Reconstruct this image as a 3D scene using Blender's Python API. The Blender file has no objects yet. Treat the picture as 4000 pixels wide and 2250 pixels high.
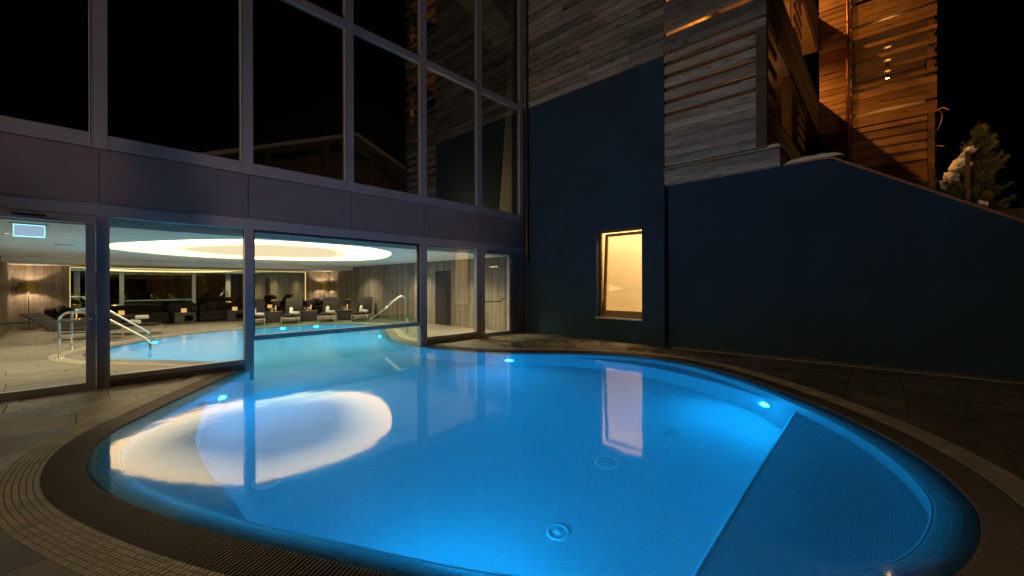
import bpy, bmesh, math, random
from mathutils import Vector, Matrix
random.seed(7)
R = math.radians
sc = bpy.context.scene
COL = sc.collection

# ------------------------------------------------------------------ camera
cam_d = bpy.data.cameras.new('camera')
cam = bpy.data.objects.new('camera', cam_d); COL.objects.link(cam)
cam_d.sensor_width = 36.0; cam_d.lens = 14.240; cam_d.shift_y = -0.00298
cam_d.clip_start = 0.05; cam_d.clip_end = 2000
cam.matrix_world = (Matrix.Translation((0, 0, 1.5)) @ Matrix.Rotation(R(42.5656), 4, 'Z')
                    @ Matrix.Rotation(R(90), 4, 'X') @ Matrix.Rotation(R(-0.1655), 4, 'Z'))
sc.camera = cam

# ------------------------------------------------------------------ world (night sky)
w = bpy.data.worlds.new('World'); sc.world = w; w.use_nodes = True
nt = w.node_tree; nt.nodes.clear()
sky = nt.nodes.new('ShaderNodeTexSky'); sky.sky_type = 'NISHITA'; sky.sun_disc = False
sky.sun_elevation = R(-4); sky.sun_rotation = R(120)
bg = nt.nodes.new('ShaderNodeBackground'); bg.inputs['Strength'].default_value = 0.003
wo = nt.nodes.new('ShaderNodeOutputWorld')
nt.links.new(sky.outputs[0], bg.inputs[0]); nt.links.new(bg.outputs[0], wo.inputs[0])

# ------------------------------------------------------------------ exposure and sampling
sc.view_settings.view_transform = 'Standard'; sc.view_settings.look = 'None'
sc.view_settings.exposure = 0.0; sc.view_settings.gamma = 1.0
sc.render.engine = 'CYCLES'
cy = sc.cycles
cy.use_denoising = True; cy.use_adaptive_sampling = False
cy.max_bounces = 12; cy.diffuse_bounces = 4; cy.glossy_bounces = 6; cy.transmission_bounces = 8
cy.transparent_max_bounces = 24; cy.sample_clamp_indirect = 6.0; cy.blur_glossy = 0.6
cy.caustics_reflective = True; cy.caustics_refractive = True

# ------------------------------------------------------------------ materials
MATS = {}
def newmat(name):
    m = bpy.data.materials.new(name); m.use_nodes = True
    n = m.node_tree; n.nodes.clear()
    o = n.nodes.new('ShaderNodeOutputMaterial')
    MATS[name] = m
    return m, n, o
def N(n, t, **kw):
    nd = n.nodes.new(t)
    for k, v in kw.items():
        if k in nd.inputs: nd.inputs[k].default_value = v
        else: setattr(nd, k, v)
    return nd
def L(n, a, b): n.links.new(a, b)
def ramp(n, fac, stops):
    r = n.nodes.new('ShaderNodeValToRGB'); e = r.color_ramp.elements
    while len(e) < len(stops): e.new(0.5)
    for i, (p, c) in enumerate(stops): e[i].position = p; e[i].color = (*c, 1)
    L(n, fac, r.inputs[0]); return r
def plain(name, col, rough=0.6, metal=0.0, var=0.12, scale=3.0, bump=0.0, bscale=80, spec=0.5):
    m, n, o = newmat(name)
    b = N(n, 'ShaderNodeBsdfPrincipled', Roughness=rough, Metallic=metal)
    b.inputs['Specular IOR Level'].default_value = spec
    tc = N(n, 'ShaderNodeTexCoord'); oi = N(n, 'ShaderNodeObjectInfo')
    ns = N(n, 'ShaderNodeTexNoise', Scale=scale, Detail=4.0)
    L(n, tc.outputs['Object'], ns.inputs['Vector'])
    lo = tuple(c * (1 - var) for c in col); hi = tuple(min(1, c * (1 + var)) for c in col)
    r = ramp(n, ns.outputs[0], [(0.3, lo), (0.7, hi)])
    hs = N(n, 'ShaderNodeHueSaturation')
    mr = N(n, 'ShaderNodeMapRange'); mr.inputs[3].default_value = 1 - var * .6; mr.inputs[4].default_value = 1 + var * .6
    L(n, oi.outputs['Random'], mr.inputs[0]); L(n, mr.outputs[0], hs.inputs['Value'])
    L(n, r.outputs[0], hs.inputs['Color']); L(n, hs.outputs[0], b.inputs['Base Color'])
    rr = N(n, 'ShaderNodeMapRange'); rr.inputs[3].default_value = max(0.02, rough - .08); rr.inputs[4].default_value = min(1, rough + .08)
    L(n, ns.outputs[0], rr.inputs[0]); L(n, rr.outputs[0], b.inputs['Roughness'])
    if bump:
        bn = N(n, 'ShaderNodeTexNoise', Scale=bscale, Detail=6.0); L(n, tc.outputs['Object'], bn.inputs['Vector'])
        bp = N(n, 'ShaderNodeBump', Strength=bump, Distance=0.01); L(n, bn.outputs[0], bp.inputs['Height'])
        L(n, bp.outputs[0], b.inputs['Normal'])
    L(n, b.outputs[0], o.inputs[0]); return m
def emit(name, col, s):
    m, n, o = newmat(name)
    e = N(n, 'ShaderNodeEmission', Strength=s); e.inputs[0].default_value = (*col, 1)
    L(n, e.outputs[0], o.inputs[0]); return m
def wood(name, tones, rough=0.8, stretch=0.05, vert=False, gscale=9.0, bump=0.35, knots=True):
    """weathered boards: grain runs along the local X (or Z) axis of each board, tone differs from board to board"""
    m, n, o = newmat(name)
    b = N(n, 'ShaderNodeBsdfPrincipled', Roughness=rough)
    b.inputs['Specular IOR Level'].default_value = 0.25
    tc = N(n, 'ShaderNodeTexCoord'); oi = N(n, 'ShaderNodeObjectInfo')
    ml = N(n, 'ShaderNodeMath', operation='MULTIPLY'); ml.inputs[1].default_value = 61.7; L(n, oi.outputs['Random'], ml.inputs[0])
    ad = N(n, 'ShaderNodeVectorMath', operation='ADD'); L(n, tc.outputs['Object'], ad.inputs[0]); L(n, ml.outputs[0], ad.inputs[1])
    mp = N(n, 'ShaderNodeMapping'); L(n, ad.outputs[0], mp.inputs['Vector'])
    mp.inputs['Scale'].default_value = (1, 1, stretch) if vert else (stretch, 1, 1)
    g = N(n, 'ShaderNodeTexNoise', Scale=gscale * 4, Detail=8.0, Roughness=0.65, Distortion=0.15); L(n, mp.outputs[0], g.inputs['Vector'])
    c = N(n, 'ShaderNodeTexNoise', Scale=gscale * .55, Detail=3.0); L(n, mp.outputs[0], c.inputs['Vector'])
    base = ramp(n, oi.outputs['Random'], [(i / max(1, len(tones) - 1), t) for i, t in enumerate(tones)])
    r1 = ramp(n, g.outputs[0], [(0.32, (.46, .44, .42)), (0.5, (.90, .90, .90)), (0.7, (1.2, 1.18, 1.16))])
    r2 = ramp(n, c.outputs[0], [(0.35, (.7, .68, .66)), (0.6, (1.1, 1.1, 1.1))])
    m1 = N(n, 'ShaderNodeMix', data_type='RGBA', blend_type='MULTIPLY'); m1.inputs[0].default_value = 1
    L(n, base.outputs[0], m1.inputs[6]); L(n, r1.outputs[0], m1.inputs[7])
    m2 = N(n, 'ShaderNodeMix', data_type='RGBA', blend_type='MULTIPLY'); m2.inputs[0].default_value = 1
    L(n, m1.outputs[2], m2.inputs[6]); L(n, r2.outputs[0], m2.inputs[7])
    last = m2.outputs[2]
    if knots:
        km = N(n, 'ShaderNodeMapping'); L(n, ad.outputs[0], km.inputs['Vector']); km.inputs['Scale'].default_value = (1.1, 1, 3.2)
        v = N(n, 'ShaderNodeTexVoronoi', Scale=1.5); L(n, km.outputs[0], v.inputs['Vector'])
        kr = ramp(n, v.outputs['Distance'], [(0.06, (.18, .15, .12)), (0.20, (1, 1, 1))])
        m3 = N(n, 'ShaderNodeMix', data_type='RGBA', blend_type='MULTIPLY'); m3.inputs[0].default_value = .8
        L(n, last, m3.inputs[6]); L(n, kr.outputs[0], m3.inputs[7]); last = m3.outputs[2]
    L(n, last, b.inputs['Base Color'])
    bp = N(n, 'ShaderNodeBump', Strength=bump, Distance=0.006); L(n, g.outputs[0], bp.inputs['Height']); L(n, bp.outputs[0], b.inputs['Normal'])
    L(n, b.outputs[0], o.inputs[0]); return m
def glass(name, ior=1.52, tint=(1, 1, 1), rough=0.0):
    """thin pane: see-through with a Fresnel mirror on each face"""
    m, n, o = newmat(name)
    t = N(n, 'ShaderNodeBsdfTransparent'); t.inputs[0].default_value = (*tint, 1)
    g = N(n, 'ShaderNodeBsdfGlossy', Roughness=rough); g.inputs[0].default_value = (1, 1, 1, 1)
    geo = N(n, 'ShaderNodeNewGeometry')
    mr = N(n, 'ShaderNodeMapRange'); mr.inputs[3].default_value = ior; mr.inputs[4].default_value = 1 / ior
    L(n, geo.outputs['Backfacing'], mr.inputs[0])
    f = N(n, 'ShaderNodeFresnel'); L(n, mr.outputs[0], f.inputs['IOR'])
    mx = N(n, 'ShaderNodeMixShader'); L(n, f.outputs[0], mx.inputs[0]); L(n, t.outputs[0], mx.inputs[1]); L(n, g.outputs[0], mx.inputs[2])
    L(n, mx.outputs[0], o.inputs[0]); return m
def tiles(name, col, grout, sx, sy, use_uv=True, rough=0.3, mortar=0.06, var=0.25):
    m, n, o = newmat(name)
    b = N(n, 'ShaderNodeBsdfPrincipled', Roughness=rough)
    tc = N(n, 'ShaderNodeTexCoord')
    mp = N(n, 'ShaderNodeMapping'); L(n, tc.outputs['UV' if use_uv else 'Object'], mp.inputs['Vector'])
    mp.inputs['Scale'].default_value = (1 / sx, 1 / sy, 1)
    br = N(n, 'ShaderNodeTexBrick', offset=0.0, squash=1.0)
    br.inputs['Scale'].default_value = 1.0; br.inputs['Mortar Size'].default_value = mortar * .5
    br.inputs['Mortar Smooth'].default_value = 0.3; br.inputs['Brick Width'].default_value = 1.0; br.inputs['Row Height'].default_value = 1.0
    br.inputs['Color1'].default_value = (*[c * (1 - var) for c in col], 1); br.inputs['Color2'].default_value = (*[min(1, c * (1 + var)) for c in col], 1)
    br.inputs['Mortar'].default_value = (*grout, 1)
    L(n, mp.outputs[0], br.inputs['Vector']); L(n, br.outputs['Color'], b.inputs['Base Color'])
    bp = N(n, 'ShaderNodeBump', Strength=0.5, Distance=0.003, invert=True); L(n, br.outputs['Fac'], bp.inputs['Height']); L(n, bp.outputs[0], b.inputs['Normal'])
    L(n, b.outputs[0], o.inputs[0]); return m

plain('frame', (.36, .352, .35), .42, .25, .06, 2.0)
plain('spandrel', (.265, .215, .20), .5, .15, .08, .8)
plain('black_metal', (.02, .02, .022), .4, .2)
plain('plaster', (.011, .035, .056), .9, 0, .24, .9, .5, 120)
plain('joint', (.035, .032, .03), .95)
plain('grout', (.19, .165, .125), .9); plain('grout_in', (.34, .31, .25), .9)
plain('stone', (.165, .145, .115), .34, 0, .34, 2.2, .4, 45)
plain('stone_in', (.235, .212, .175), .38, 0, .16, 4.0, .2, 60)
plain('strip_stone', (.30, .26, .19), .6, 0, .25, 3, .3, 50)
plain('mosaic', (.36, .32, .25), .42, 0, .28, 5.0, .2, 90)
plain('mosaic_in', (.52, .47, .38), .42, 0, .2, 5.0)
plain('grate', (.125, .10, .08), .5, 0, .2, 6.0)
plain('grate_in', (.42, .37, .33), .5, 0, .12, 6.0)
plain('trough', (.012, .012, .012), .9)
plain('chrome', (.82, .80, .76), .14, 1.0, .04)
plain('white_paint', (.78, .77, .72), .8, 0, .04)
plain('ceiling', (.86, .87, .80), .9, 0, .05, 40)
plain('fabric_dark', (.030, .027, .025), .9, 0, .2, 30, .3, 400, .15)
plain('fabric_back', (.032, .027, .026), .9, 0, .12, 60, .3, 400, .15)
plain('table_dark', (.035, .032, .03), .55, 0, .2)
plain('alu', (.66, .63, .58), .35, .8, .06)
plain('towel', (.78, .75, .68), .95, 0, .06, 40, .6, 200)
plain('flower', (.85, .82, .8), .7)
plain('gold', (.42, .33, .05), .38, .7, .1, 20)
plain('lampblack', (.025, .02, .02), .7)
plain('copper', (.19, .085, .06), .38, .8, .2, 6)
plain('coping', (.26, .12, .09), .55, .4, .25, 5)
plain('snow', (.82, .84, .88), .75, 0, .05, 9, .4, 30)
plain('soffit', (.30, .25, .20), .9, 0, .10, 2)
plain('dark_void', (.012, .011, .01), .95)
plain('curtain', (.50, .42, .31), .9, 0, .08, 3)
plain('window_wall', (.80, .70, .55), .85, 0, .02)
plain('bark', (.10, .075, .05), .9, 0, .3, 20, .5)
plain('needles', (.17, .175, .10), .7, 0, .45, 6)
plain('dark_stone', (.05, .045, .04), .9, 0, .4, .6, .4, 12)
plain('ground', (.045, .042, .04), .95, 0, .5, .25, .5, 4)
plain('cable_blue', (.02, .05, .35), .5); plain('cable_black', (.015, .015, .015), .5); plain('cable_yellow', (.75, .42, .05), .5)
plain('steel_dull', (.35, .35, .36), .35, .9)
plain('plastic_white', (.7, .7, .68), .5)
plain('pool_fitting', (.60, .64, .66), .35)
wood('cladding', [(.17, .175, .165), (.27, .27, .245), (.11, .11, .10), (.28, .255, .21), (.20, .21, .20), (.32, .30, .26), (.13, .12, .105)], stretch=.09, bump=.3)
wood('pool_lit_wood', [(.34, .34, .31), (.42, .41, .36), (.27, .27, .25), (.40, .37, .31)], stretch=.09, bump=.3)  # lighter copy of cladding: pool light on these boards put into the tone
wood('timber', [(.13, .085, .05), (.17, .115, .065), (.10, .07, .045)], gscale=7)
wood('warmwood', [(.22, .13, .065), (.27, .17, .09), (.17, .10, .05)], gscale=7)
wood('panel', [(.23, .20, .16), (.31, .27, .215), (.19, .165, .135), (.34, .30, .24)], vert=True, knots=False, gscale=12, rough=.55, bump=.15)
wood('oak', [(.30, .17, .07), (.33, .19, .08)], gscale=6, rough=.5, knots=False)
glass('glass_clear', 1.5, (.93, .98, .94))
glass('glass_green', 1.5, (.84, .97, .90))
glass('glass_coated', 2.8, (.45, .5, .5))
tiles('pool_tile', (.47, .53, .57), (.62, .68, .71), .025, .025, True, .35, .11, .06)
tiles('pool_floor', (.47, .53, .57), (.62, .68, .71), .025, .025, False, .35, .12, .06)
tiles('lip_tile', (.33, .34, .34), (.60, .60, .58), .05, .042, True, .3, .09, .12)
emit('pool_light', (.004, .39, 1.0), 230)
emit('pool_light_in', (.004, .42, 1.0), 200)
emit('cove', (1.0, .64, .30), 62.0)
# stretched ceiling membrane, backlit by LEDs along its edge: brightest at the rim
m, n, o = newmat('luminous'); e = N(n, 'ShaderNodeEmission'); a = N(n, 'ShaderNodeAttribute', attribute_name='edge_distance')
r = ramp(n, a.outputs['Fac'], [(0.0, (1, .58, .25)), (0.45, (1, .68, .37)), (1.0, (1, .75, .48))])
mr = N(n, 'ShaderNodeMapRange', interpolation_type='LINEAR'); mr.inputs[1].default_value = 0; mr.inputs[2].default_value = 1.6; mr.inputs[3].default_value = 6.6; mr.inputs[4].default_value = 1.15
L(n, a.outputs['Fac'], mr.inputs[0]); L(n, r.outputs[0], e.inputs[0]); L(n, mr.outputs[0], e.inputs[1]); L(n, e.outputs[0], o.inputs[0])
emit('led', (1.0, .70, .26), 1.8)
emit('sign_face', (.50, .66, 1.0), .75)
emit('sign_edge', (.25, .85, 1.0), 4.0)
emit('stem_bulb_light', (1.0, .42, .08), 1.3)  # bulb light on the table lamp stems, put in as emission
emit('candle', (1.0, .52, .16), 1.0)
emit('bulb', (1.0, .50, .14), 320.0)
emit('bulb_floor', (1.0, .62, .40), 900.0)
emit('spot_white', (1.0, .85, .65), 6.0)
emit('spot_face', (1.0, .50, .10), 120.0)
# smoked mirror
m, n, o = newmat('mirror'); g = N(n, 'ShaderNodeBsdfGlossy', Roughness=0.004); g.inputs[0].default_value = (.62, .58, .44, 1); L(n, g.outputs[0], o.inputs[0])
# curtain cloth lets the room light through
m = MATS['curtain']; n = m.node_tree; b = [x for x in n.nodes if x.type == 'BSDF_PRINCIPLED'][0]; oo = [x for x in n.nodes if x.type == 'OUTPUT_MATERIAL'][0]
tl = N(n, 'ShaderNodeBsdfTranslucent'); tl.inputs[0].default_value = (.62, .50, .36, 1)
mx = N(n, 'ShaderNodeMixShader'); mx.inputs[0].default_value = .6; L(n, b.outputs[0], mx.inputs[1]); L(n, tl.outputs[0], mx.inputs[2]); L(n, mx.outputs[0], oo.inputs[0])
# water: refraction below, soft mirror above (long exposure)
m, n, o = newmat('water')
rf = N(n, 'ShaderNodeBsdfRefraction', Roughness=0.0, IOR=1.333); rf.inputs[0].default_value = (.55, .96, 1, 1)
gl = N(n, 'ShaderNodeBsdfGlossy', Roughness=0.045); gl.inputs[0].default_value = (1, 1, 1, 1)
fr = N(n, 'ShaderNodeFresnel', IOR=1.333)
mx = N(n, 'ShaderNodeMixShader'); L(n, fr.outputs[0], mx.inputs[0]); L(n, rf.outputs[0], mx.inputs[1]); L(n, gl.outputs[0], mx.inputs[2])
tc = N(n, 'ShaderNodeTexCoord'); nz = N(n, 'ShaderNodeTexNoise', Scale=2.6, Detail=2.0); L(n, tc.outputs['Object'], nz.inputs['Vector'])
bp = N(n, 'ShaderNodeBump', Strength=0.07, Distance=0.02); L(n, nz.outputs[0], bp.inputs['Height'])
for nd in (rf, gl): L(n, bp.outputs[0], nd.inputs['Normal'])
geo = N(n, 'ShaderNodeNewGeometry'); sp = N(n, 'ShaderNodeSeparateXYZ'); L(n, geo.outputs['Position'], sp.inputs[0])
mr = N(n, 'ShaderNodeMapRange'); mr.inputs[1].default_value = -8.3; mr.inputs[2].default_value = -9.6; mr.inputs[3].default_value = .05; mr.inputs[4].default_value = .18   # jets stir the indoor basin
L(n, sp.outputs[0], mr.inputs[0]); L(n, mr.outputs[0], gl.inputs['Roughness'])
L(n, mx.outputs[0], o.inputs[0])
# perforated acoustic ceiling: small dark flecks
m = MATS['ceiling']; n = m.node_tree
b = [x for x in n.nodes if x.type == 'BSDF_PRINCIPLED'][0]
src = b.inputs['Base Color'].links[0].from_socket
tc = [x for x in n.nodes if x.type == 'TEX_COORD'][0]
v = N(n, 'ShaderNodeTexVoronoi', Scale=11.0); L(n, tc.outputs['Object'], v.inputs['Vector'])
r = ramp(n, v.outputs['Distance'], [(0.12, (.55, .55, .55)), (0.22, (1, 1, 1))])
mm = N(n, 'ShaderNodeMix', data_type='RGBA', blend_type='MULTIPLY'); mm.inputs[0].default_value = 1
L(n, src, mm.inputs[6]); L(n, r.outputs[0], mm.inputs[7]); L(n, mm.outputs[2], b.inputs['Base Color'])
# wet outdoor stone: patches of gloss
m = MATS['stone']; n = m.node_tree
b = [x for x in n.nodes if x.type == 'BSDF_PRINCIPLED'][0]
tc = [x for x in n.nodes if x.type == 'TEX_COORD'][0]
geo = N(n, 'ShaderNodeNewGeometry')
ns = N(n, 'ShaderNodeTexNoise', Scale=1.1, Detail=3.0); L(n, geo.outputs['Position'], ns.inputs['Vector'])
mr = N(n, 'ShaderNodeMapRange'); mr.inputs[1].default_value = .38; mr.inputs[2].default_value = .62; mr.inputs[3].default_value = .16; mr.inputs[4].default_value = .6
L(n, ns.outputs[0], mr.inputs[0]); L(n, mr.outputs[0], b.inputs['Roughness'])

# ------------------------------------------------------------------ helpers
def link(o, parent=None):
    COL.objects.link(o)
    if parent is not None: o.parent = parent
    return o
class MB:
    def __init__(s): s.v = []; s.f = []; s.uv = {}
    def add(s, vs, fs):
        b = len(s.v); s.v += [tuple(x) for x in vs]; s.f += [tuple(b + i for i in f) for f in fs]; return b
    def box(s, x0, x1, y0, y1, z0, z1):
        s.add([(x0, y0, z0), (x1, y0, z0), (x1, y1, z0), (x0, y1, z0), (x0, y0, z1), (x1, y0, z1), (x1, y1, z1), (x0, y1, z1)],
              [(0, 3, 2, 1), (4, 5, 6, 7), (0, 1, 5, 4), (1, 2, 6, 5), (2, 3, 7, 6), (3, 0, 4, 7)]); return s
    def prism(s, poly, z0, z1):
        k = len(poly)
        s.add([(x, y, z0) for x, y in poly] + [(x, y, z1) for x, y in poly],
              [tuple(range(k - 1, -1, -1)), tuple(range(k, 2 * k))] + [(i, (i + 1) % k, k + (i + 1) % k, k + i) for i in range(k)]); return s
    def prism_yz(s, poly, x0, x1):
        k = len(poly)
        s.add([(x0, y, z) for y, z in poly] + [(x1, y, z) for y, z in poly],
              [tuple(range(k - 1, -1, -1)), tuple(range(k, 2 * k))] + [(i, (i + 1) % k, k + (i + 1) % k, k + i) for i in range(k)]); return s
    def prism_xz(s, poly, y0, y1):
        k = len(poly)
        s.add([(x, y0, z) for x, z in poly] + [(x, y1, z) for x, z in poly],
              [tuple(range(k)), tuple(range(2 * k - 1, k - 1, -1))] + [(i, k + i, k + (i + 1) % k, (i + 1) % k) for i in range(k)]); return s
    def tube(s, path, r, n=10, caps=True):
        path = [Vector(p) for p in path]; rings = []
        rr = r if isinstance(r, (list, tuple)) else [r] * len(path)
        up = Vector((0, 0, 1))
        for i, p in enumerate(path):
            t = (path[min(i + 1, len(path) - 1)] - path[max(i - 1, 0)]).normalized()
            a = t.cross(up) if abs(t.dot(up)) < .95 else t.cross(Vector((1, 0, 0)))
            a.normalize(); b = t.cross(a).normalized()
            if rings:
                # keep twist small
                pa = rings[-1][1]
                a = (pa - t * pa.dot(t)).normalized(); b = t.cross(a).normalized()
            rings.append((p, a, b, rr[i]))
        vs = []; fs = []
        for p, a, b, q in rings:
            vs += [p + (a * math.cos(2 * math.pi * k / n) + b * math.sin(2 * math.pi * k / n)) * q for k in range(n)]
        for i in range(len(path) - 1):
            for k in range(n):
                fs.append((i * n + k, i * n + (k + 1) % n, (i + 1) * n + (k + 1) % n, (i + 1) * n + k))
        if caps: fs += [tuple(range(n - 1, -1, -1)), tuple((len(path) - 1) * n + k for k in range(n))]
        s.add(vs, fs); return s
    def lathe(s, prof, c=(0, 0, 0), n=20):
        vs = []; fs = []
        for r, z in prof:
            vs += [(c[0] + r * math.cos(2 * math.pi * k / n), c[1] + r * math.sin(2 * math.pi * k / n), c[2] + z) for k in range(n)]
        for i in range(len(prof) - 1):
            for k in range(n):
                fs.append((i * n + k, i * n + (k + 1) % n, (i + 1) * n + (k + 1) % n, (i + 1) * n + k))
        s.add(vs, fs); return s
    def build(s, name, mat, parent=None, smooth=False, bevel=0.0, uv=None):
        me = bpy.data.meshes.new(name); me.from_pydata(s.v, [], s.f); me.update()
        if bevel:
            bm = bmesh.new(); bm.from_mesh(me)
            bmesh.ops.bevel(bm, geom=list(bm.edges), offset=bevel, segments=2, affect='EDGES', profile=.6)
            bm.to_mesh(me); bm.free()
        if uv:
            ul = me.uv_layers.new()
            for lp in me.loops: ul.data[lp.index].uv = uv[lp.vertex_index]
        me.materials.append(MATS[mat])
        if smooth:
            for p in me.polygons: p.use_smooth = True
        return link(bpy.data.objects.new(name, me), parent)
def box(name, mat, x0, x1, y0, y1, z0, z1, parent=None, bevel=0.0):
    return MB().box(x0, x1, y0, y1, z0, z1).build(name, mat, parent, bevel=bevel)
def tag(o, label, cat, group=None, kind=None):
    if label: o['label'] = label
    if cat: o['category'] = cat
    if group: o['group'] = group
    if kind: o['kind'] = kind
    return o
def struct(o): o['kind'] = 'structure'; return o
def stuff(o): o['kind'] = 'stuff'; return o
def thing(name, label, cat, loc=(0, 0, 0), rz=0.0, group=None):
    o = bpy.data.objects.new(name, None); o.empty_display_size = .1; link(o)
    o.location = loc; o.rotation_euler = (0, 0, rz)
    return tag(o, label, cat, group)
def copy_tree(o, parent=None):
    c = o.copy(); COL.objects.link(c); c.parent = parent
    for ch in list(o.children): copy_tree(ch, c)
    return c
def light(name, typ, loc, energy, col, parent=None, **kw):
    d = bpy.data.lights.new(name, typ); d.energy = energy; d.color = col
    for k, v in kw.items(): setattr(d, k, v)
    o = link(bpy.data.objects.new(name, d), parent); o.location = loc; return o
BC = {}
def board(parent, x, y, z, ln, th, h, mat, rz=0.0, name='board', tilt=0.0):
    """one board, centre at x,y,z, length along local X"""
    key = (round(ln, 3), round(th, 3), round(h, 3), mat, name)
    if key not in BC:
        mb = MB().box(-ln / 2, ln / 2, -th / 2, th / 2, -h / 2, h / 2)
        me = bpy.data.meshes.new(name); me.from_pydata(mb.v, [], mb.f); me.materials.append(MATS[mat]); BC[key] = me
    o = link(bpy.data.objects.new(name, BC[key]), parent)
    o.location = (x, y, z); o.rotation_euler = (0, tilt, rz); return o
def clad_x(parent, x0, x1, yf, z0, z1, h, mat, th=.022, lmin=1.1, lmax=2.8, gap=.018, face=-1):
    """rows of boards along X, outer face about at y = yf"""
    z = z0; row = 0
    while z < z1 - .02:
        hh = min(h, z1 - z); x = x0
        while x < x1 - .01:
            ln = min(round(random.uniform(lmin, lmax), 1), x1 - x)
            if x1 - (x + ln) < .4: ln = x1 - x
            pr = random.uniform(0, .026)
            board(parent, x + ln / 2, yf - face * (th / 2) + face * pr, z + hh / 2, ln - .003, th, hh - gap, mat)
            x += ln
        z += hh; row += 1
def clad_y(parent, y0, y1, xf, z0, z1, h, mat, th=.022, lmin=1.1, lmax=2.8, gap=.004, face=1):
    z = z0
    while z < z1 - .02:
        hh = min(h, z1 - z); y = y0
        while y < y1 - .01:
            ln = min(round(random.uniform(lmin, lmax), 1), y1 - y)
            if y1 - (y + ln) < .4: ln = y1 - y
            pr = random.uniform(0, .008)
            board(parent, xf - face * (th / 2) + face * pr, y + ln / 2, z + hh / 2, ln - .003, th, hh - gap, mat, R(90))
            y += ln
        z += hh

# ------------------------------------------------------------------ pool outline (water edge), closed, one pool indoors and out
OUT = [(-8.30, 1.90), (-7.43, 1.32), (-6.73, .84), (-6.34, .59), (-6.02, .38), (-5.67, .22), (-5.32, .135), (-4.99, .10), (-4.71, .10), (-4.43, .13),
       (-4.16, .19), (-3.9, .265), (-3.43, .43), (-2.85, .67), (-2.41, .885), (-2.01, 1.08), (-1.5, 1.34), (-.95, 1.72), (-.4, 2.22), (0, 2.68),
       (.25, 3.08), (.38, 3.52), (.44, 4.0), (.41, 4.32), (.32, 4.7), (.17, 5.08), (-.11, 5.61), (-.70, 6.39), (-1.55, 7.23), (-2.15, 7.69), (-2.73, 7.99),
       (-3.4, 8.13), (-3.98, 8.07), (-4.6, 7.84), (-5.15, 7.51), (-5.55, 7.2), (-5.99, 6.83), (-6.44, 6.53), (-6.91, 6.32), (-7.41, 6.15), (-7.89, 6.05),
       (-8.46, 5.97), (-9.2, 5.95), (-9.9, 6.05), (-10.59, 6.28), (-11.5, 6.72), (-12.57, 7.24), (-13.5, 7.66), (-14.3, 7.8), (-15.0, 7.62), (-15.5, 7.3), (-16.0, 6.75),
       (-16.3, 5.8), (-16.38, 4.8), (-16.38, 3.8), (-16.25, 2.9), (-15.9, 2.2), (-15.3, 1.55), (-14.65, 1.0), (-14.03, .56), (-13.5, .28), (-13.0, .17),
       (-12.4, .24), (-11.61, .57), (-10.81, 1.17), (-10.0, 1.70), (-9.4, 1.98), (-8.85, 2.08)]
def smooth_closed(P, step):
    k = len(P); pts = []
    for i in range(k):
        p0, p1, p2, p3 = (Vector((*P[(i + j - 1) % k], 0)) for j in range(4))
        m = 12
        for a in range(m):
            t = a / m
            pts.append(.5 * ((2 * p1) + (-p0 + p2) * t + (2 * p0 - 5 * p1 + 4 * p2 - p3) * t * t + (-p0 + 3 * p1 - 3 * p2 + p3) * t ** 3))
    # two smoothing passes, then even spacing
    for _ in range(10):
        pts = [(pts[i - 1] + pts[i] * 2 + pts[(i + 1) % len(pts)]) / 4 for i in range(len(pts))]
    acc = [0.0]
    for i in range(len(pts)): acc.append(acc[-1] + (pts[(i + 1) % len(pts)] - pts[i]).length)
    tot = acc[-1]; cnt = int(tot / step); res = []; j = 0
    for q in range(cnt):
        s = tot * q / cnt
        while acc[j + 1] < s: j += 1
        t = (s - acc[j]) / max(1e-9, acc[j + 1] - acc[j])
        res.append(pts[j].lerp(pts[(j + 1) % len(pts)], t))
    return res, tot
RIM, PERIM = smooth_closed(OUT, .09)
K = len(RIM)
NRM = []
for i in range(K):
    t = (RIM[(i + 2) % K] - RIM[i - 2]).normalized(); NRM.append(Vector((t.y, -t.x, 0)))   # outward for a counter-clockwise loop
_area = sum(RIM[i].x * RIM[(i + 1) % K].y - RIM[(i + 1) % K].x * RIM[i].y for i in range(K))
if _area < 0: NRM = [-a for a in NRM]
def rim(i, d): return RIM[i % K] + NRM[i % K] * d
ARC = [PERIM * i / K for i in range(K + 1)]
def rim_s(s, d):
    q = (s / PERIM) % 1.0 * K; i = int(q); t = q - i
    return rim(i, d).lerp(rim(i + 1, d), t)
def ring(name, mat, rows, parent=None, smooth=True, closed=True):
    """sheet through rows [(offset, z), ...] along the rim, with UV in metres"""
    mb = MB(); uv = []
    dist = [0.0]
    for a, b in zip(rows, rows[1:]): dist.append(dist[-1] + math.hypot(a[0] - b[0], a[1] - b[1]))
    for i in range(K + 1):
        for (d, z), q in zip(rows, dist):
            p = rim(i, d); mb.v.append((p.x, p.y, z)); uv.append((ARC[i], q))
    m_ = len(rows)
    for i in range(K):
        for j in range(m_ - 1): mb.f.append((i * m_ + j, (i + 1) * m_ + j, (i + 1) * m_ + j + 1, i * m_ + j + 1))
    return mb.build(name, mat, parent, smooth, uv=uv)
def inside(x, y, d):
    """is x,y inside the rim pushed out by d"""
    c = False; poly = OFFP[d]
    j = len(poly) - 1
    for i in range(len(poly)):
        xi, yi = poly[i]; xj, yj = poly[j]
        if (yi > y) != (yj > y) and x < (xj - xi) * (y - yi) / (yj - yi) + xi: c = not c
        j = i
    return c
OFFP = {d: [tuple(rim(i, d)[:2]) for i in range(0, K, 2)] for d in (.30, .37, .49, -.15)}
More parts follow.
